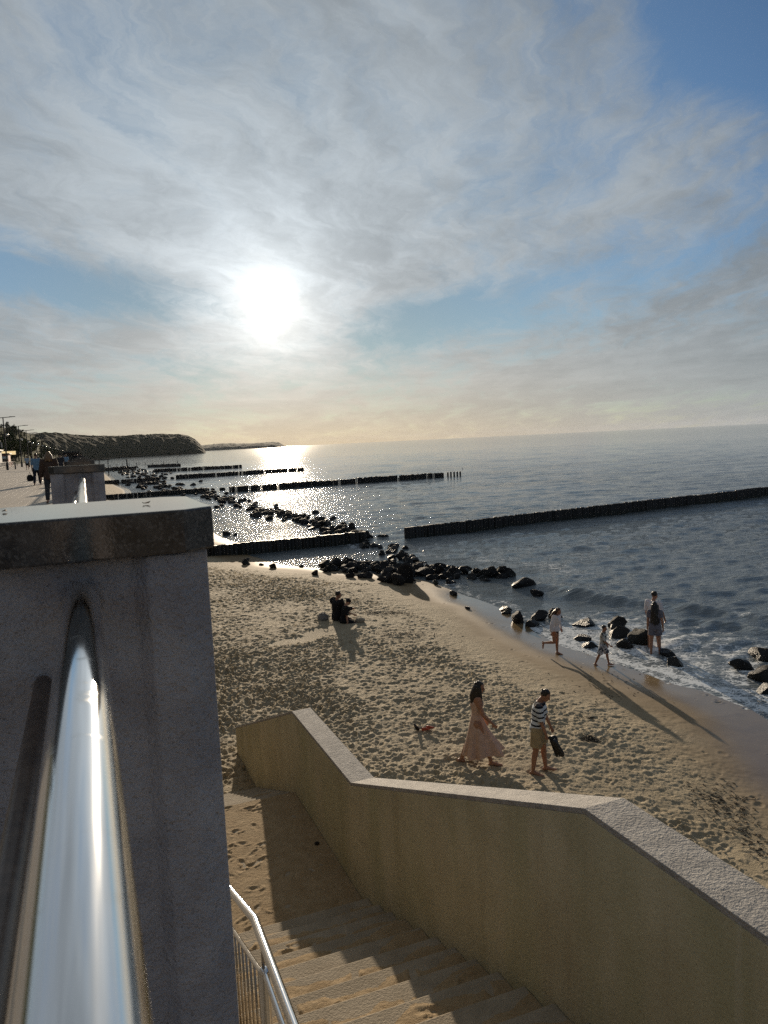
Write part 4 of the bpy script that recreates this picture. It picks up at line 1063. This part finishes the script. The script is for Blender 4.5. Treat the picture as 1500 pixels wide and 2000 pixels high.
person('dark haired man in a pale top just beyond the long haired wading woman', (cx, cy, -.05), 1.84, facing(cx, cy, .45, 1),
       dict(lean=2, legR=(4, 3, 4), legL=(-3, 3, 3), armR=(10, 12, 20), armL=(8, 12, 25), head_yaw=-20, head_pitch=6), 'm', .009, SKIN_TAN, ('short', HAIR_DARK, 0), (('shirt', M_WHITE, .45, .48), ('shorts', M_GREY, .8)))
# two people seated on the sand
qx, qy = 8.30, 26.75
person('dark haired person in a black jacket sitting on the sand with back turned', (qx, qy, sz(qx, qy)-.02), 1.96, facing(qx, qy, .72, .55),
       dict(lean=5, legR=(68, 10, 96), legL=(72, 12, 100), footR=8, footL=8, armR=(38, 8, 52), armL=(40, 8, 50), head_pitch=4, head_yaw=-14), 'm', .009, SKIN_TAN, ('short', HAIR_DARK, 0), (('jacket', M_BLACK, .95, .47), ('trousers', M_BLACK)), sit=True, fat=1.08)
kx, ky = 8.38, 26.28
person('smaller seated person with black cap, black T shirt and bare arms', (kx, ky, sz(kx, ky)-.02), 1.70, facing(kx, ky, .9, .25),
       dict(lean=14, legR=(70, 8, 92), legL=(62, 10, 84), footR=8, footL=8, armR=(8, 8, 8), armL=(40, 8, 40), head_pitch=16, head_yaw=6), 'm', .009, SKIN, ('cap', M_BLACK, 0), (('shirt', M_BLACK, .46, .48), ('trousers', M_BLACK)), sit=True)
mb = MB(); bz = sz(7.85, 27.05)
mb.loft([ell(Vector((7.85, 27.05, bz-.02)), .18, .12, Vector((1, 0, 0)), Vector((0, 1, 0)), 16), ell(Vector((7.85, 27.05, bz+.08)), .22, .15, Vector((1, 0, 0)), Vector((0, 1, 0)), 16), ell(Vector((7.84, 27.05, bz+.19)), .19, .12, Vector((1, 0, 0)), Vector((0, 1, 0)), 16), ell(Vector((7.82, 27.06, bz+.28)), .10, .05, Vector((1, 0, 0)), Vector((0, 1, 0)), 16)])
mb.tube([(7.76, 27.0, bz+.22), (7.77, 26.95, bz+.31), (7.85, 26.95, bz+.33), (7.92, 27, bz+.30), (7.93, 27.0, bz+.2)], .015, 8)
tag(remeshed and link('bag', remeshed(mb, 'bag', cloth('pale_canvas', (.26, .24, .22)), .014)), 'pale slumped beach bag on the sand behind the seated pair', 'bag')
mb = MB(); bz = sz(9.15, 26.35)
mb.ball((9.0, 26.2, bz+.07), (.20, .14, .11), 16, 10)
tag(link('backpack', remeshed(mb, 'backpack', M_BEIGE, .016)), 'beige rolled bag lying on the sand at the feet of the seated pair', 'bag')

# orange slippers and a dark one left on the sand
for (x, y, a, m_, lab) in ((6.56, 15.22, .5, M_ORANGE, 'left one of the two orange slippers lying on the trodden sand'), (6.69, 15.25, 1.1, M_ORANGE, 'right one of the two orange slippers lying on the trodden sand'), (6.47, 15.33, 2.4, M_SHOE, 'black shoe standing behind the orange slippers on the sand')):
    mb = MB(); up = Vector((0, 0, 1)) if m_ is M_ORANGE else Vector((.3, -.6, .5))
    d = Vector((math.cos(a), -math.sin(a)*.6, .15 if m_ is M_ORANGE else 1.3))
    shoe(mb, Vector((x, y, sz(x, y)+.015)), d, up, s=.68)
    tag(mb.build('slipper' if m_ is M_ORANGE else 'shoe', m_, smooth=True), lab, 'shoe', 'shoes left on the sand')

# walkers on the promenade
WALK = [
 (-1.05, 27.5, 1.68, 'f', ('long', HAIR_FAIR, .26), (('sweatshirt', M_BROWN, .95, .46), ('trousers', M_DGREY)), dict(legR=(14, 2, 6), legL=(-14, 2, 8), armR=(-8, 12, 15), armL=(8, 12, 15)), 'woman with loose fair hair in a brown top, walking away beside the second pillar'),
 (-2.42, 46.5, 1.74, 'm', ('short', HAIR_BROWN, 0), (('shirt', M_BLUE, .48, .47), ('trousers', M_NAVY)), dict(legR=(16, 2, 6), legL=(-14, 2, 10), armR=(-10, 10, 12), armL=(8, 8, 10)), 'man in blue T shirt and dark trousers, left of the fair haired woman'),
 (-1.85, 49.0, 1.70, 'f', ('bun', HAIR_FAIR, 0), (('shirt', M_BEIGE, .48, .47), ('trousers', M_DGREY)), dict(legR=(-14, 2, 8), legL=(14, 2, 5)), 'person partly hidden between the man in blue and the fair haired woman'),
 (-6.5, 106, 1.76, 'm', ('short', HAIR_DARK, 0), (('shirt', M_PALE, .48, .47), ('shorts', M_BLACK, .8)), dict(legR=(12, 2, 6), legL=(-12, 2, 8)), 'distant person in a pale blue shirt and dark shorts, farthest left on the promenade'),
 (-5.1, 100, 1.75, 'm', ('short', HAIR_DARK, 0), (('jacket', M_NAVY, .95, .47), ('trousers', M_NAVY)), dict(legR=(-12, 2, 6), legL=(12, 2, 8)), 'distant person all in dark clothes between the pale blue shirt and the man in blue'),
 (-1.55, 62, 1.72, 'm', ('cap', M_DGREY, 0), (('shirt', M_DGREY, .48, .47), ('trousers', M_NAVY)), dict(legR=(12, 2, 6), legL=(-12, 2, 8)), 'walker in a grey cap just right of the fair haired woman'),
 (-1.5, 80, 1.70, 'f', ('short', HAIR_DARK, 0), (('shirt', M_BLUE, .48, .47), ('trousers', M_NAVY)), dict(legR=(-12, 2, 6), legL=(12, 2, 8)), 'walker in blue half hidden beyond the grey cap'),
 (-1.0, 118, 1.78, 'm', ('short', HAIR_DARK, 0), (('jacket', M_BLACK, .95, .47), ('trousers', M_BLACK)), dict(), 'left one of three distant dark figures leaning on the far parapet'),
 (-.7, 128, 1.72, 'm', ('short', HAIR_BROWN, 0), (('jacket', M_NAVY, .95, .47), ('trousers', M_BLACK)), dict(), 'middle one of three distant dark figures leaning on the far parapet'),
 (-.2, 124, 1.84, 'm', ('cap', M_BLACK, 0), (('jacket', M_BLACK, .95, .47), ('trousers', M_BLACK)), dict(), 'right one of three distant dark figures leaning on the far parapet'),
]
for (x, y, h, sex, hr, wr_, P, lab) in WALK:
    person(lab, (x, y, PROM), h, random.uniform(-10, 10), dict(lean=3, **P), sex, .012 if y < 60 else .018, SKIN, hr, wr_, group='people on the promenade')
mb = MB(); mb.loft([ell(Vector((-2.78, 46.5, PROM+z)), a, .09, Vector((1, 0, 0)), Vector((0, 1, 0)), 12) for z, a in ((.22, .10), (.30, .17), (.50, .16), (.58, .08))]); mb.tube([(-2.84, 46.5, PROM+.56), (-2.78, 46.5, PROM+.75), (-2.72, 46.5, PROM+.56)], .012, 6)
tag(mb.build('bag', M_BLACK, smooth=True), 'dark shopping bag in the hand of the man in the blue T shirt', 'bag', 'bags')

# ------------------------------------------------------------------ wooded coast, trees, lamps and small buildings
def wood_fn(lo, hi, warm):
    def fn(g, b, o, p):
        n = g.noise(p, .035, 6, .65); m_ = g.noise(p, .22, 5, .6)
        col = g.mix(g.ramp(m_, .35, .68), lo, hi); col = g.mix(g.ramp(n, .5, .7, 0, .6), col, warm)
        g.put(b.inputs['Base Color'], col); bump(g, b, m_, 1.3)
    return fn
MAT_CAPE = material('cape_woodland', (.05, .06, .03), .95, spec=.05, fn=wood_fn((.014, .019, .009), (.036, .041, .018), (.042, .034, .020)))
MAT_BANK = material('bank_scrub', (.06, .06, .03), .95, spec=.05, fn=wood_fn((.035, .045, .016), (.085, .085, .032), (.11, .075, .035)))
def coast(name, az, top, base_r, depth, canopy, na, nd, mat, label=None, seed=0, lean=.45):
    """a wooded bluff seen across the water: az in degrees, top = height over the sea"""
    A = np.linspace(az[0], az[-1], na); T = np.interp(A, az, top); B = np.interp(A, az, base_r)
    V = np.concatenate([np.linspace(0, 1, nd), [1.4, 2.0, 2.6]])
    Ag, Vg = np.meshgrid(A, V, indexing='ij'); Tg, Bg = T[:, None], B[:, None]
    rr = Bg+depth*Vg; X, Y = rr*np.sin(np.radians(Ag)), rr*np.cos(np.radians(Ag))
    rise = np.sin(np.clip(Vg, 0, 1)*math.pi/2)**lean
    Z = Tg*rise*(1-.5*sstep(Vg, 1.5, 2.7))
    c1 = canopy
    blobs = np.abs(vnoise(X/(c1*2.6), Y/(c1*2.6), seed)-.5)*2; b2 = vnoise(X/(c1*1.1), Y/(c1*1.1), seed+1)
    Z = Z + sstep(rise, .08, .4)*np.minimum(1, Tg/(c1*3))*c1*((1-blobs)*.55+b2*.30-.45) + .7*c1*fbm(X/(c1*14), Y/(c1*14), 3, seed+4)*rise
    Z = np.where(Vg <= 0, -1.0, Z)
    o = link(name, grid_mesh(name, X, Y, Z, mat)); tag(o, label, kind='structure'); return o
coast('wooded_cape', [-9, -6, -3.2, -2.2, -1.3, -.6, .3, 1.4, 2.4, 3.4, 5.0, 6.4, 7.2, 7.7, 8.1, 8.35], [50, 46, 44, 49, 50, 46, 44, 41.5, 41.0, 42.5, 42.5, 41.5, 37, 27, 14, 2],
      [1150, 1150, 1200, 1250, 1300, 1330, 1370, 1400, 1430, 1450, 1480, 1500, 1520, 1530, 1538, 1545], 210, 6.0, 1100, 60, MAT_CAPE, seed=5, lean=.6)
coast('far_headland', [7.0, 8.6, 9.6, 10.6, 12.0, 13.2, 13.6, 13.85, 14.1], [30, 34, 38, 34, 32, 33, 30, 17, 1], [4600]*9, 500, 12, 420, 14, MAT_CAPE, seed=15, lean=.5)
# bank behind the promenade
ys = np.concatenate([np.linspace(-60, 100, 30), np.linspace(105, 1250, 330)]); us = np.linspace(0, 1, 46)
Yg, Ug = np.meshgrid(ys, us, indexing='ij')
Xg = -17.2-95*Ug**1.2; hb = np.interp(Yg, [-60, 60, 140, 260, 420, 700, 1000, 1250], [10, 10, 12, 15, 22, 30, 38, 40])
Zg = PROM-.1+hb*sstep(Ug, .02, .75)+3.0*fbm(Xg*.06, Yg*.06, 4, 3)*sstep(Ug, .0, .3)+1.6*fbm(Xg*.3, Yg*.3, 3, 8)*sstep(Ug, .02, .2)
tag(link('wooded_bank', grid_mesh('wooded_bank', Xg, Yg, Zg, MAT_BANK)), kind='structure')

def leaf_fn(a, b_):
    def fn(g, b, o, p):
        r = g.node('ShaderNodeObjectInfo', out='Random'); n = g.noise(p, .8, 4, .6)
        g.put(b.inputs['Base Color'], g.mix(g.ramp(g.add(n, g.mul(g.sub(r, .5), .3)), .35, .7), a, b_))
    return fn
MAT_LEAF = material('foliage', (.05, .06, .02), .8, spec=.1, fn=leaf_fn((.040, .052, .016), (.10, .105, .035)))
MAT_PINE = material('pine_foliage', (.04, .05, .02), .8, spec=.1, fn=leaf_fn((.030, .042, .016), (.075, .080, .030)))
MAT_BARK = material('bark', (.07, .05, .04), .9, fn=mottle((.06, .042, .03), (.12, .08, .055), 3, pos=True))
def crown_mesh(seed, pine):
    rnd = random.Random(seed); m = MB()
    lobes = []
    if pine:
        for k in range(9): a = rnd.uniform(0, 6.28); r = rnd.uniform(.3, 2.8); lobes.append((Vector((r*math.cos(a), r*math.sin(a), 7.2+rnd.uniform(-1.5, 2.4))), (rnd.uniform(1.0, 1.8), rnd.uniform(1.0, 1.8), rnd.uniform(.4, .8))))
    else:
        for k in range(13): a = rnd.uniform(0, 6.28); z = rnd.uniform(2.6, 9.0); r = rnd.uniform(.2, 2.6)*math.sin(math.pi*min(1, (z-1)/9.5)); lobes.append((Vector((r*math.cos(a), r*math.sin(a), z)), (rnd.uniform(1.0, 1.8), rnd.uniform(1.0, 1.8), rnd.uniform(.8, 1.5))))
    for c, s in lobes:
        for k in range(95):
            d = Vector((rnd.gauss(0, 1), rnd.gauss(0, 1), rnd.gauss(0, 1))).normalized()*(rnd.random()**.4)
            p = c+Vector((d.x*s[0], d.y*s[1], d.z*s[2])); q = Euler((rnd.uniform(0, 6), rnd.uniform(0, 6), rnd.uniform(0, 6))).to_matrix(); w = rnd.uniform(.16, .40)
            u, v = q @ Vector((w, 0, 0)), q @ Vector((0, w*.6, 0))
            m.add([p-u, p-v*.8, p+u, p+v], [(0, 1, 2, 3)])
    tr = MB(); tr.tube([(0, 0, -1), (.08, .05, 3), (-.06, .1, 6), (.05, 0, 8.2)], [.28, .22, .15, .05], 8)
    for c, s in lobes: tr.tube([(0, 0, min(c.z-1.2, 6.5)), tuple(c*.6+Vector((0, 0, c.z*.36))), tuple(c)], [.09, .06, .02], 5)
    return m.mesh('crown', MAT_PINE if pine else MAT_LEAF), tr.mesh('trunk', MAT_BARK, True)
PINE = [crown_mesh(i, True) for i in range(4)]; LEAF = [crown_mesh(i+9, False) for i in range(6)]
def tree(x, y, s, pine, label, group='trees on the bank behind the promenade'):
    u = max(0, min(1, ((-17.2-x)/95)))**(1/1.2)
    z = PROM+np.interp(y, [-60, 60, 140, 260, 420, 700, 1000, 1250], [10, 10, 12, 15, 22, 30, 38, 40])*float(sstep(np.array(u), .02, .75))-.6
    t = empty('pine_tree' if pine else 'leafy_tree', (x, y, z), random.uniform(0, 6)); t.scale = (s, s, s*random.uniform(.9, 1.15)); tag(t, label, 'tree', group)
    cr, tr = random.choice(PINE if pine else LEAF); link('crown', cr, t); link('trunk', tr, t)
tree(-27.5, 262, 1.15, True, 'wind shaped pine standing tallest at the far left edge, over the first lamp')
tree(-24.5, 290, 1.0, True, 'spreading pine just right of the tallest one at the left edge')
tree(-26.0, 335, 1.05, True, 'lone pine poking above the wooded bank behind the second lamp')
tree(-24.0, 400, 1.1, True, 'small pine above the bank behind the third lamp')
tree(-30.0, 455, 1.3, False, 'leafy tree rounding the skyline left of the cape saddle')
for k in range(120):
    y = random.uniform(150, 900); x = -18.5-random.uniform(.0, 1)**1.3*50
    pine = random.random() < .35
    tree(x, y, random.uniform(.6, 1.05), pine, 'dark pine among the many trees of the bank left of the promenade' if pine else 'leafy tree among the many trees of the bank left of the promenade')

MAT_LAMP = material('lamp_black_steel', (.018, .018, .02), .45, spec=.4)
MAT_GLOBE = material('lamp_globe', (.75, .74, .70), .25)
def lamp_parts():
    p = MB().tube([(0, 0, 0), (0, 0, .9)], .16, 12).tube([(0, 0, .9), (0, 0, 4.6), (0, 0, 7.15)], [.10, .085, .07], 12).mesh('pole', MAT_LAMP, True, 50)
    a = MB().tube([(-1.15, 0, 7.02), (0, 0, 7.10), (1.15, 0, 7.18)], .045, 8)
    for s in (-1, 1): a.box(s*1.15-.38, s*1.15+.38, -.13, .13, 7.10+s*.08-.03, 7.10+s*.08+.05)
    a = a.mesh('arm', MAT_LAMP)
    g_ = MB().ball((.34, 0, 4.75), .17, 12, 8).mesh('globe', MAT_GLOBE, True)
    b = MB().tube([(0, 0, 4.6), (.2, 0, 4.55), (.34, 0, 4.62)], .025, 6).mesh('globe_arm', MAT_LAMP)
    return (('pole', p), ('arm', a), ('globe', g_), ('globe_arm', b))
LP = lamp_parts()
LY = [116, 148, 173, 192, 214, 240, 262, 290, 320, 355, 392, 435, 480, 530]
ORD = ['nearest tall black lamp post at the left edge of the promenade', 'second tall black lamp post from the left edge, in front of the white banner', 'third lamp post from the left edge along the promenade', 'fourth lamp post from the left edge along the promenade', 'fifth lamp post from the left edge along the promenade']
for i, y in enumerate(LY):
    t = empty('street_lamp', (-9.6-.35*min(i, 3), y, PROM), .05); tag(t, ORD[i] if i < 5 else 'small far lamp post in the row running toward the cape', 'street lamp', 'lamp posts along the promenade')
    for nm, me in LP: link(nm, me, t)
# kerb-side fence, bollards, kiosks
MAT_PALE = material('pale_paint', (.55, .52, .47), .5); MAT_RED = material('faded_red_paint', (.35, .09, .06), .6)
FB = MB().box(-.03, .03, -.03, .03, 0, 1.0).mesh('post', MAT_PALE); FR = MB().box(-.02, .02, -1.98, 0, .92, .98).box(-.02, .02, -1.98, 0, .12, .17).mesh('rail', MAT_PALE)
FS = MB().box(-.012, .012, -.02, .02, .17, .92).mesh('baluster', MAT_PALE)
for s, (ya, lab) in enumerate(((96, 'pale picket railing at the left edge, behind the nearest lamp post'), (124, 'pale picket railing left of the second lamp post'), (152, 'far pale picket railing below the white banner'))):
    t = empty('railing', (-12.6-.4*s, ya, PROM)); tag(t, lab, 'railing', 'picket railings along the promenade edge')
    for k in range(13):
        link('post', FB, t, (0, k*2, 0))
        if k: link('rail', FR, t, (0, k*2, 0))
        if k < 12:
            for j in range(1, 6): link('baluster', FS, t, (0, k*2+j*.333, 0))
for i, (x, y) in enumerate(((-9.0, 121), (-8.4, 142), (-8.0, 160))):
    tag(MB().tube([(0, 0, 0), (0, 0, .95), (0, 0, 1.05)], [.09, .09, .05], 10).build('bollard', MAT_LAMP, smooth=True, angle=50, loc=(x, y, PROM)), 'dark bollard beside the %s lamp post' % ('nearest', 'second', 'third')[i], 'bollard', 'bollards on the promenade')
def kiosk(x, y, w, d, h, wall, label, awn=True):
    t = empty('kiosk', (x, y, PROM)); tag(t, label, 'kiosk')
    MB().box(-w/2, w/2, -d/2, d/2, 0, h).build('wall', wall, t, bevel=.03)
    MB().prism([(-w/2-.3, -d/2-.3), (w/2+.3, -d/2-.3), (w/2+.3, d/2+.3), (-w/2-.3, d/2+.3)], h+.003, h+.22).build('roof', MAT_LAMP, t, bevel=.02)
    MB().box(-w/2+.3, w/2-.3, -d/2-.05, -d/2-.003, 1.0, h-.5).build('window', material('dark_glass', (.02, .025, .03), .1), t)
    if awn:
        m = MB(); m.add([(-w/2, -d/2-.01, h-.3), (w/2, -d/2-.01, h-.3), (w/2, -d/2-1.1, h-.75), (-w/2, -d/2-1.1, h-.75), (-w/2, -d/2-.01, h-.36), (w/2, -d/2-.01, h-.36), (w/2, -d/2-1.1, h-.81), (-w/2, -d/2-1.1, h-.81)], [(0, 1, 2, 3), (7, 6, 5, 4), (0, 4, 5, 1), (1, 5, 6, 2), (2, 6, 7, 3), (3, 7, 4, 0)]); m.build('awning', MAT_PALE, t)
    for sx in (-w/2+.2, w/2-.2): MB().box(sx-.06, sx+.06, -d/2-.12, -d/2-.06, 0, h-.3).build('post', MAT_LAMP, t)
kiosk(-15.6, 124, 3.4, 8, 4.6, MAT_PALE, 'pale two storey beach kiosk cut off by the left edge')
kiosk(-15.4, 150, 4.0, 6, 2.9, material('grey_boards', (.20, .20, .22), .7), 'grey wooden beach kiosk behind the nearest lamp post')
kiosk(-15.2, 168, 3.6, 5, 2.4, MAT_RED, 'faded red kiosk under the white banner')
t = empty('banner', (-14.1, 176, PROM)); tag(t, 'white banner board glowing in the sun at the left, behind the second lamp post', 'banner')
MAT_BANNER = material('white_banner_cloth', (.80, .74, .60), .6)
def transl(g, b, o, p):
    tr = g.node('ShaderNodeBsdfTranslucent', {'Color': (.92, .86, .70)}); mx = g.node('ShaderNodeMixShader', {0: .75, 1: b.outputs[0], 2: tr})
    out = [n for n in g.n if n.type == 'OUTPUT_MATERIAL'][0]; g.l.new(mx, out.inputs[0])
MAT_BANNER = material('white_banner_cloth', (.80, .74, .60), .6, fn=transl)
MB().box(-1.3, 1.35, -.012, .012, 2.35, 3.10).build('cloth', MAT_BANNER, t)
for sx in (-1.33, 1.38): MB().tube([(sx, .05, 0), (sx, .05, 3.2)], .05, 8).build('pole', MAT_LAMP, t)
t = empty('flag', (-14.4, 164, PROM)); tag(t, 'small pale flag on a pole between the first two lamp posts', 'flag')
MB().tube([(0, 0, 0), (0, 0, 5.2)], .04, 8).build('pole', MAT_LAMP, t); MB().loft([[Vector((.04+.25*i/5, .06*math.sin(i*1.6)+dy, 5.1-.12*i)) for i in range(6)]+[Vector((.04+.25*i/5, .06*math.sin(i*1.6)+dy, 3.9-.05*i)) for i in reversed(range(6))] for dy in (0, .015)]).build('cloth', MAT_PALE, t)
# flat roofed shelter and a deck jutting over the shore, far along the promenade
t = empty('shelter', (-2.6, 205, PROM)); tag(t, 'flat roofed dark shelter on the promenade, right of the walkers', 'shelter')
MB().box(-2.1, 2.1, -3, 3, 2.25, 2.55).build('roof', MAT_LAMP, t, bevel=.04); MB().box(-1.9, 1.9, 2.6, 2.8, 0, 2.25).build('back_wall', material('shelter_wall', (.10, .09, .085), .8), t)
for sx in (-1.9, 1.9):
    for sy in (-2.7, 2.7): MB().box(sx-.08, sx+.08, sy-.08, sy+.08, 0, 2.25).build('post', MAT_LAMP, t)
t = empty('viewing_deck', (3.5, 300, 4.0)); tag(t, 'thin dark deck jutting from the sea wall over the far shore', 'deck')
MB().box(-3.4, 5.8, -2, 2, 1.0, 1.45).build('platform', MAT_TIMBER, t)
for sx in (-1, 2, 5): MB().box(sx-.15, sx+.15, -.15, .15, -4.5, .998).build('post', MAT_TIMBER, t)
# swimmers' marker posts far out
for k, x in enumerate((14, 17, 21, 24, 28, 30, 32, 36, 43, 52)):
    tag(MB().tube([(0, 0, -1), (0, 0, 1.1+.5*random.random())], .16, 6).build('marker_post', MAT_TIMBER, loc=(x, 455+random.uniform(-15, 15), 0)), 'tiny dark post standing in the water in the row off the cape beach', 'post', 'posts in the water')

# ------------------------------------------------------------------ small things on the sand
MAT_WEED = material('dry_seaweed', (.02, .014, .008), .8, fn=mottle((.014, .010, .006), (.035, .022, .010), 12, pos=True))
def weed(cx, cy, rx, ry, n, label, seed, rot=0.0, size=(.05, .16)):
    rnd = random.Random(seed); m = MB(); t = Vector((cx, cy, 0))
    for k in range(n):
        u, v = rnd.gauss(0, .45)*rx, rnd.gauss(0, .45)*ry; x = cx+u*math.cos(rot)-v*math.sin(rot); y = cy+u*math.sin(rot)+v*math.cos(rot)
        L = rnd.uniform(*size); a = rnd.uniform(0, 6.28); z = sz(x, y)
        q = [(x-cx+(i-1.5)*L/3*math.cos(a+.5*i)+rnd.uniform(-.01, .01), y-cy+(i-1.5)*L/3*math.sin(a+.5*i), z+.004+.012*rnd.random()) for i in range(4)]
        m.tube(q, [.002, .006, .005, .002], 5)
    o = m.build('seaweed', MAT_WEED, loc=(cx, cy, 0)); return tag(o, label, 'seaweed', kind='stuff')
weed(10.25, 10.3, 1.0, .6, 150, 'dark strands of dried seaweed strewn on the damp sand at the right edge', 1, 1.1)
weed(9.7, 9.1, .9, .35, 60, 'small patch of dark seaweed on the sand by the parapet at the right', 2, 1.2)
weed(9.72, 13.45, .22, .16, 90, 'clump of dark seaweed lying on the sand right of the man', 3)
weed(10.6, 14.6, .06, .05, 16, 'tiny scrap of seaweed on smooth sand right of the man', 6)
weed(10.4, 27.5, 1.4, .45, 170, 'dark seaweed scatter on the sand right of the seated pair', 4, -.2, (.06, .2))
weed(10.0, 24.0, 1.6, .5, 120, 'faint band of seaweed bits on the sand below the seated pair', 5, -.3, (.04, .12))
weed(11.6, 34.6, 1.2, .5, 80, 'seaweed bits on the sand below the boulder heap', 8, -.5, (.05, .16))
weed(12.4, 16.5, 2.2, 1.6, 70, 'sparse seaweed crumbs on the smooth sand by the children', 9, .9, (.03, .08))
MAT_PEB = material('white_pebble', (.55, .52, .47), .6)
tag(MB().ball((0, 0, 0), (.032, .028, .018), 12, 8).build('pebble', MAT_PEB, smooth=True, loc=(2.2, 5.1, 3.5-.136*5+.02)), 'white pebble lying on a shaded stair step', 'pebble')
tag(MB().ball((0, 0, 0), (.035, .03, .02), 10, 6).build('pebble', MAT_ROCK, smooth=True, loc=(2.42, 9.2, 1.895)), 'dark pebble on the landing against the parapet', 'pebble')
# dry leaves on the near cap
MAT_DRY = material('dry_leaf', (.20, .11, .05), .7)
for (x, y, lab, a) in ((.115, 1.66, 'curled dry leaf on the right of the near granite cap', .4), (-.155, 1.72, 'small brown leaf crumb on the left of the near granite cap', 1.4)):
    m = MB(); pts = [(-.009, 0), (-.004, .004), (.004, .003), (.010, 0), (.004, -.004), (-.004, -.003)]
    m.loft([[Vector((px, py, 40*(px*px)+dz2)) for px, py in pts] for dz2 in (.0005, .0013)])
    tag(m.build('dry_leaf', MAT_DRY, loc=(x, y, 6.894), rot=(0, 0, a)), lab, 'leaf')
# gull on the last pile of the second groyne
t = empty('gull', (64.3, 125.4, 1.02)); tag(t, 'gull perched on the last pile of the second groyne', 'bird')
MB().loft([ell(Vector((0, y, z)), a, b, Vector((1, 0, 0)), Vector((0, 0, 1)), 10) for y, z, a, b in ((-.28, .20, .01, .01), (-.14, .24, .07, .06), (.03, .27, .09, .09), (.14, .33, .06, .07), (.18, .42, .045, .045), (.22, .47, .05, .048), (.28, .46, .02, .018), (.33, .45, .005, .005))]).build('body', material('gull_feathers', (.45, .45, .46), .7), t, smooth=True)
for sx in (-.03, .03): MB().tube([(sx, .02, 0), (sx, .03, .22)], .010, 6).build('leg', M_ORANGE, t)

# ------------------------------------------------------------------ air
def haze_box():
    m = MB(); m.box(-10500, 10500, -10500, 10500, -4.0, 82)
    mat = bpy.data.materials.new('sea_air'); mat.use_nodes = True; nt = mat.node_tree; nt.nodes.clear()
    o = nt.nodes.new('ShaderNodeOutputMaterial'); v = nt.nodes.new('ShaderNodeVolumePrincipled')
    v.inputs['Color'].default_value = (.86, .90, 1.0, 1); v.inputs['Density'].default_value = HAZE; v.inputs['Anisotropy'].default_value = .1
    nt.links.new(v.outputs[0], o.inputs['Volume']); tag(m.build('haze', mat), kind='stuff')
HAZE = 0.00002
if HAZE: haze_box()
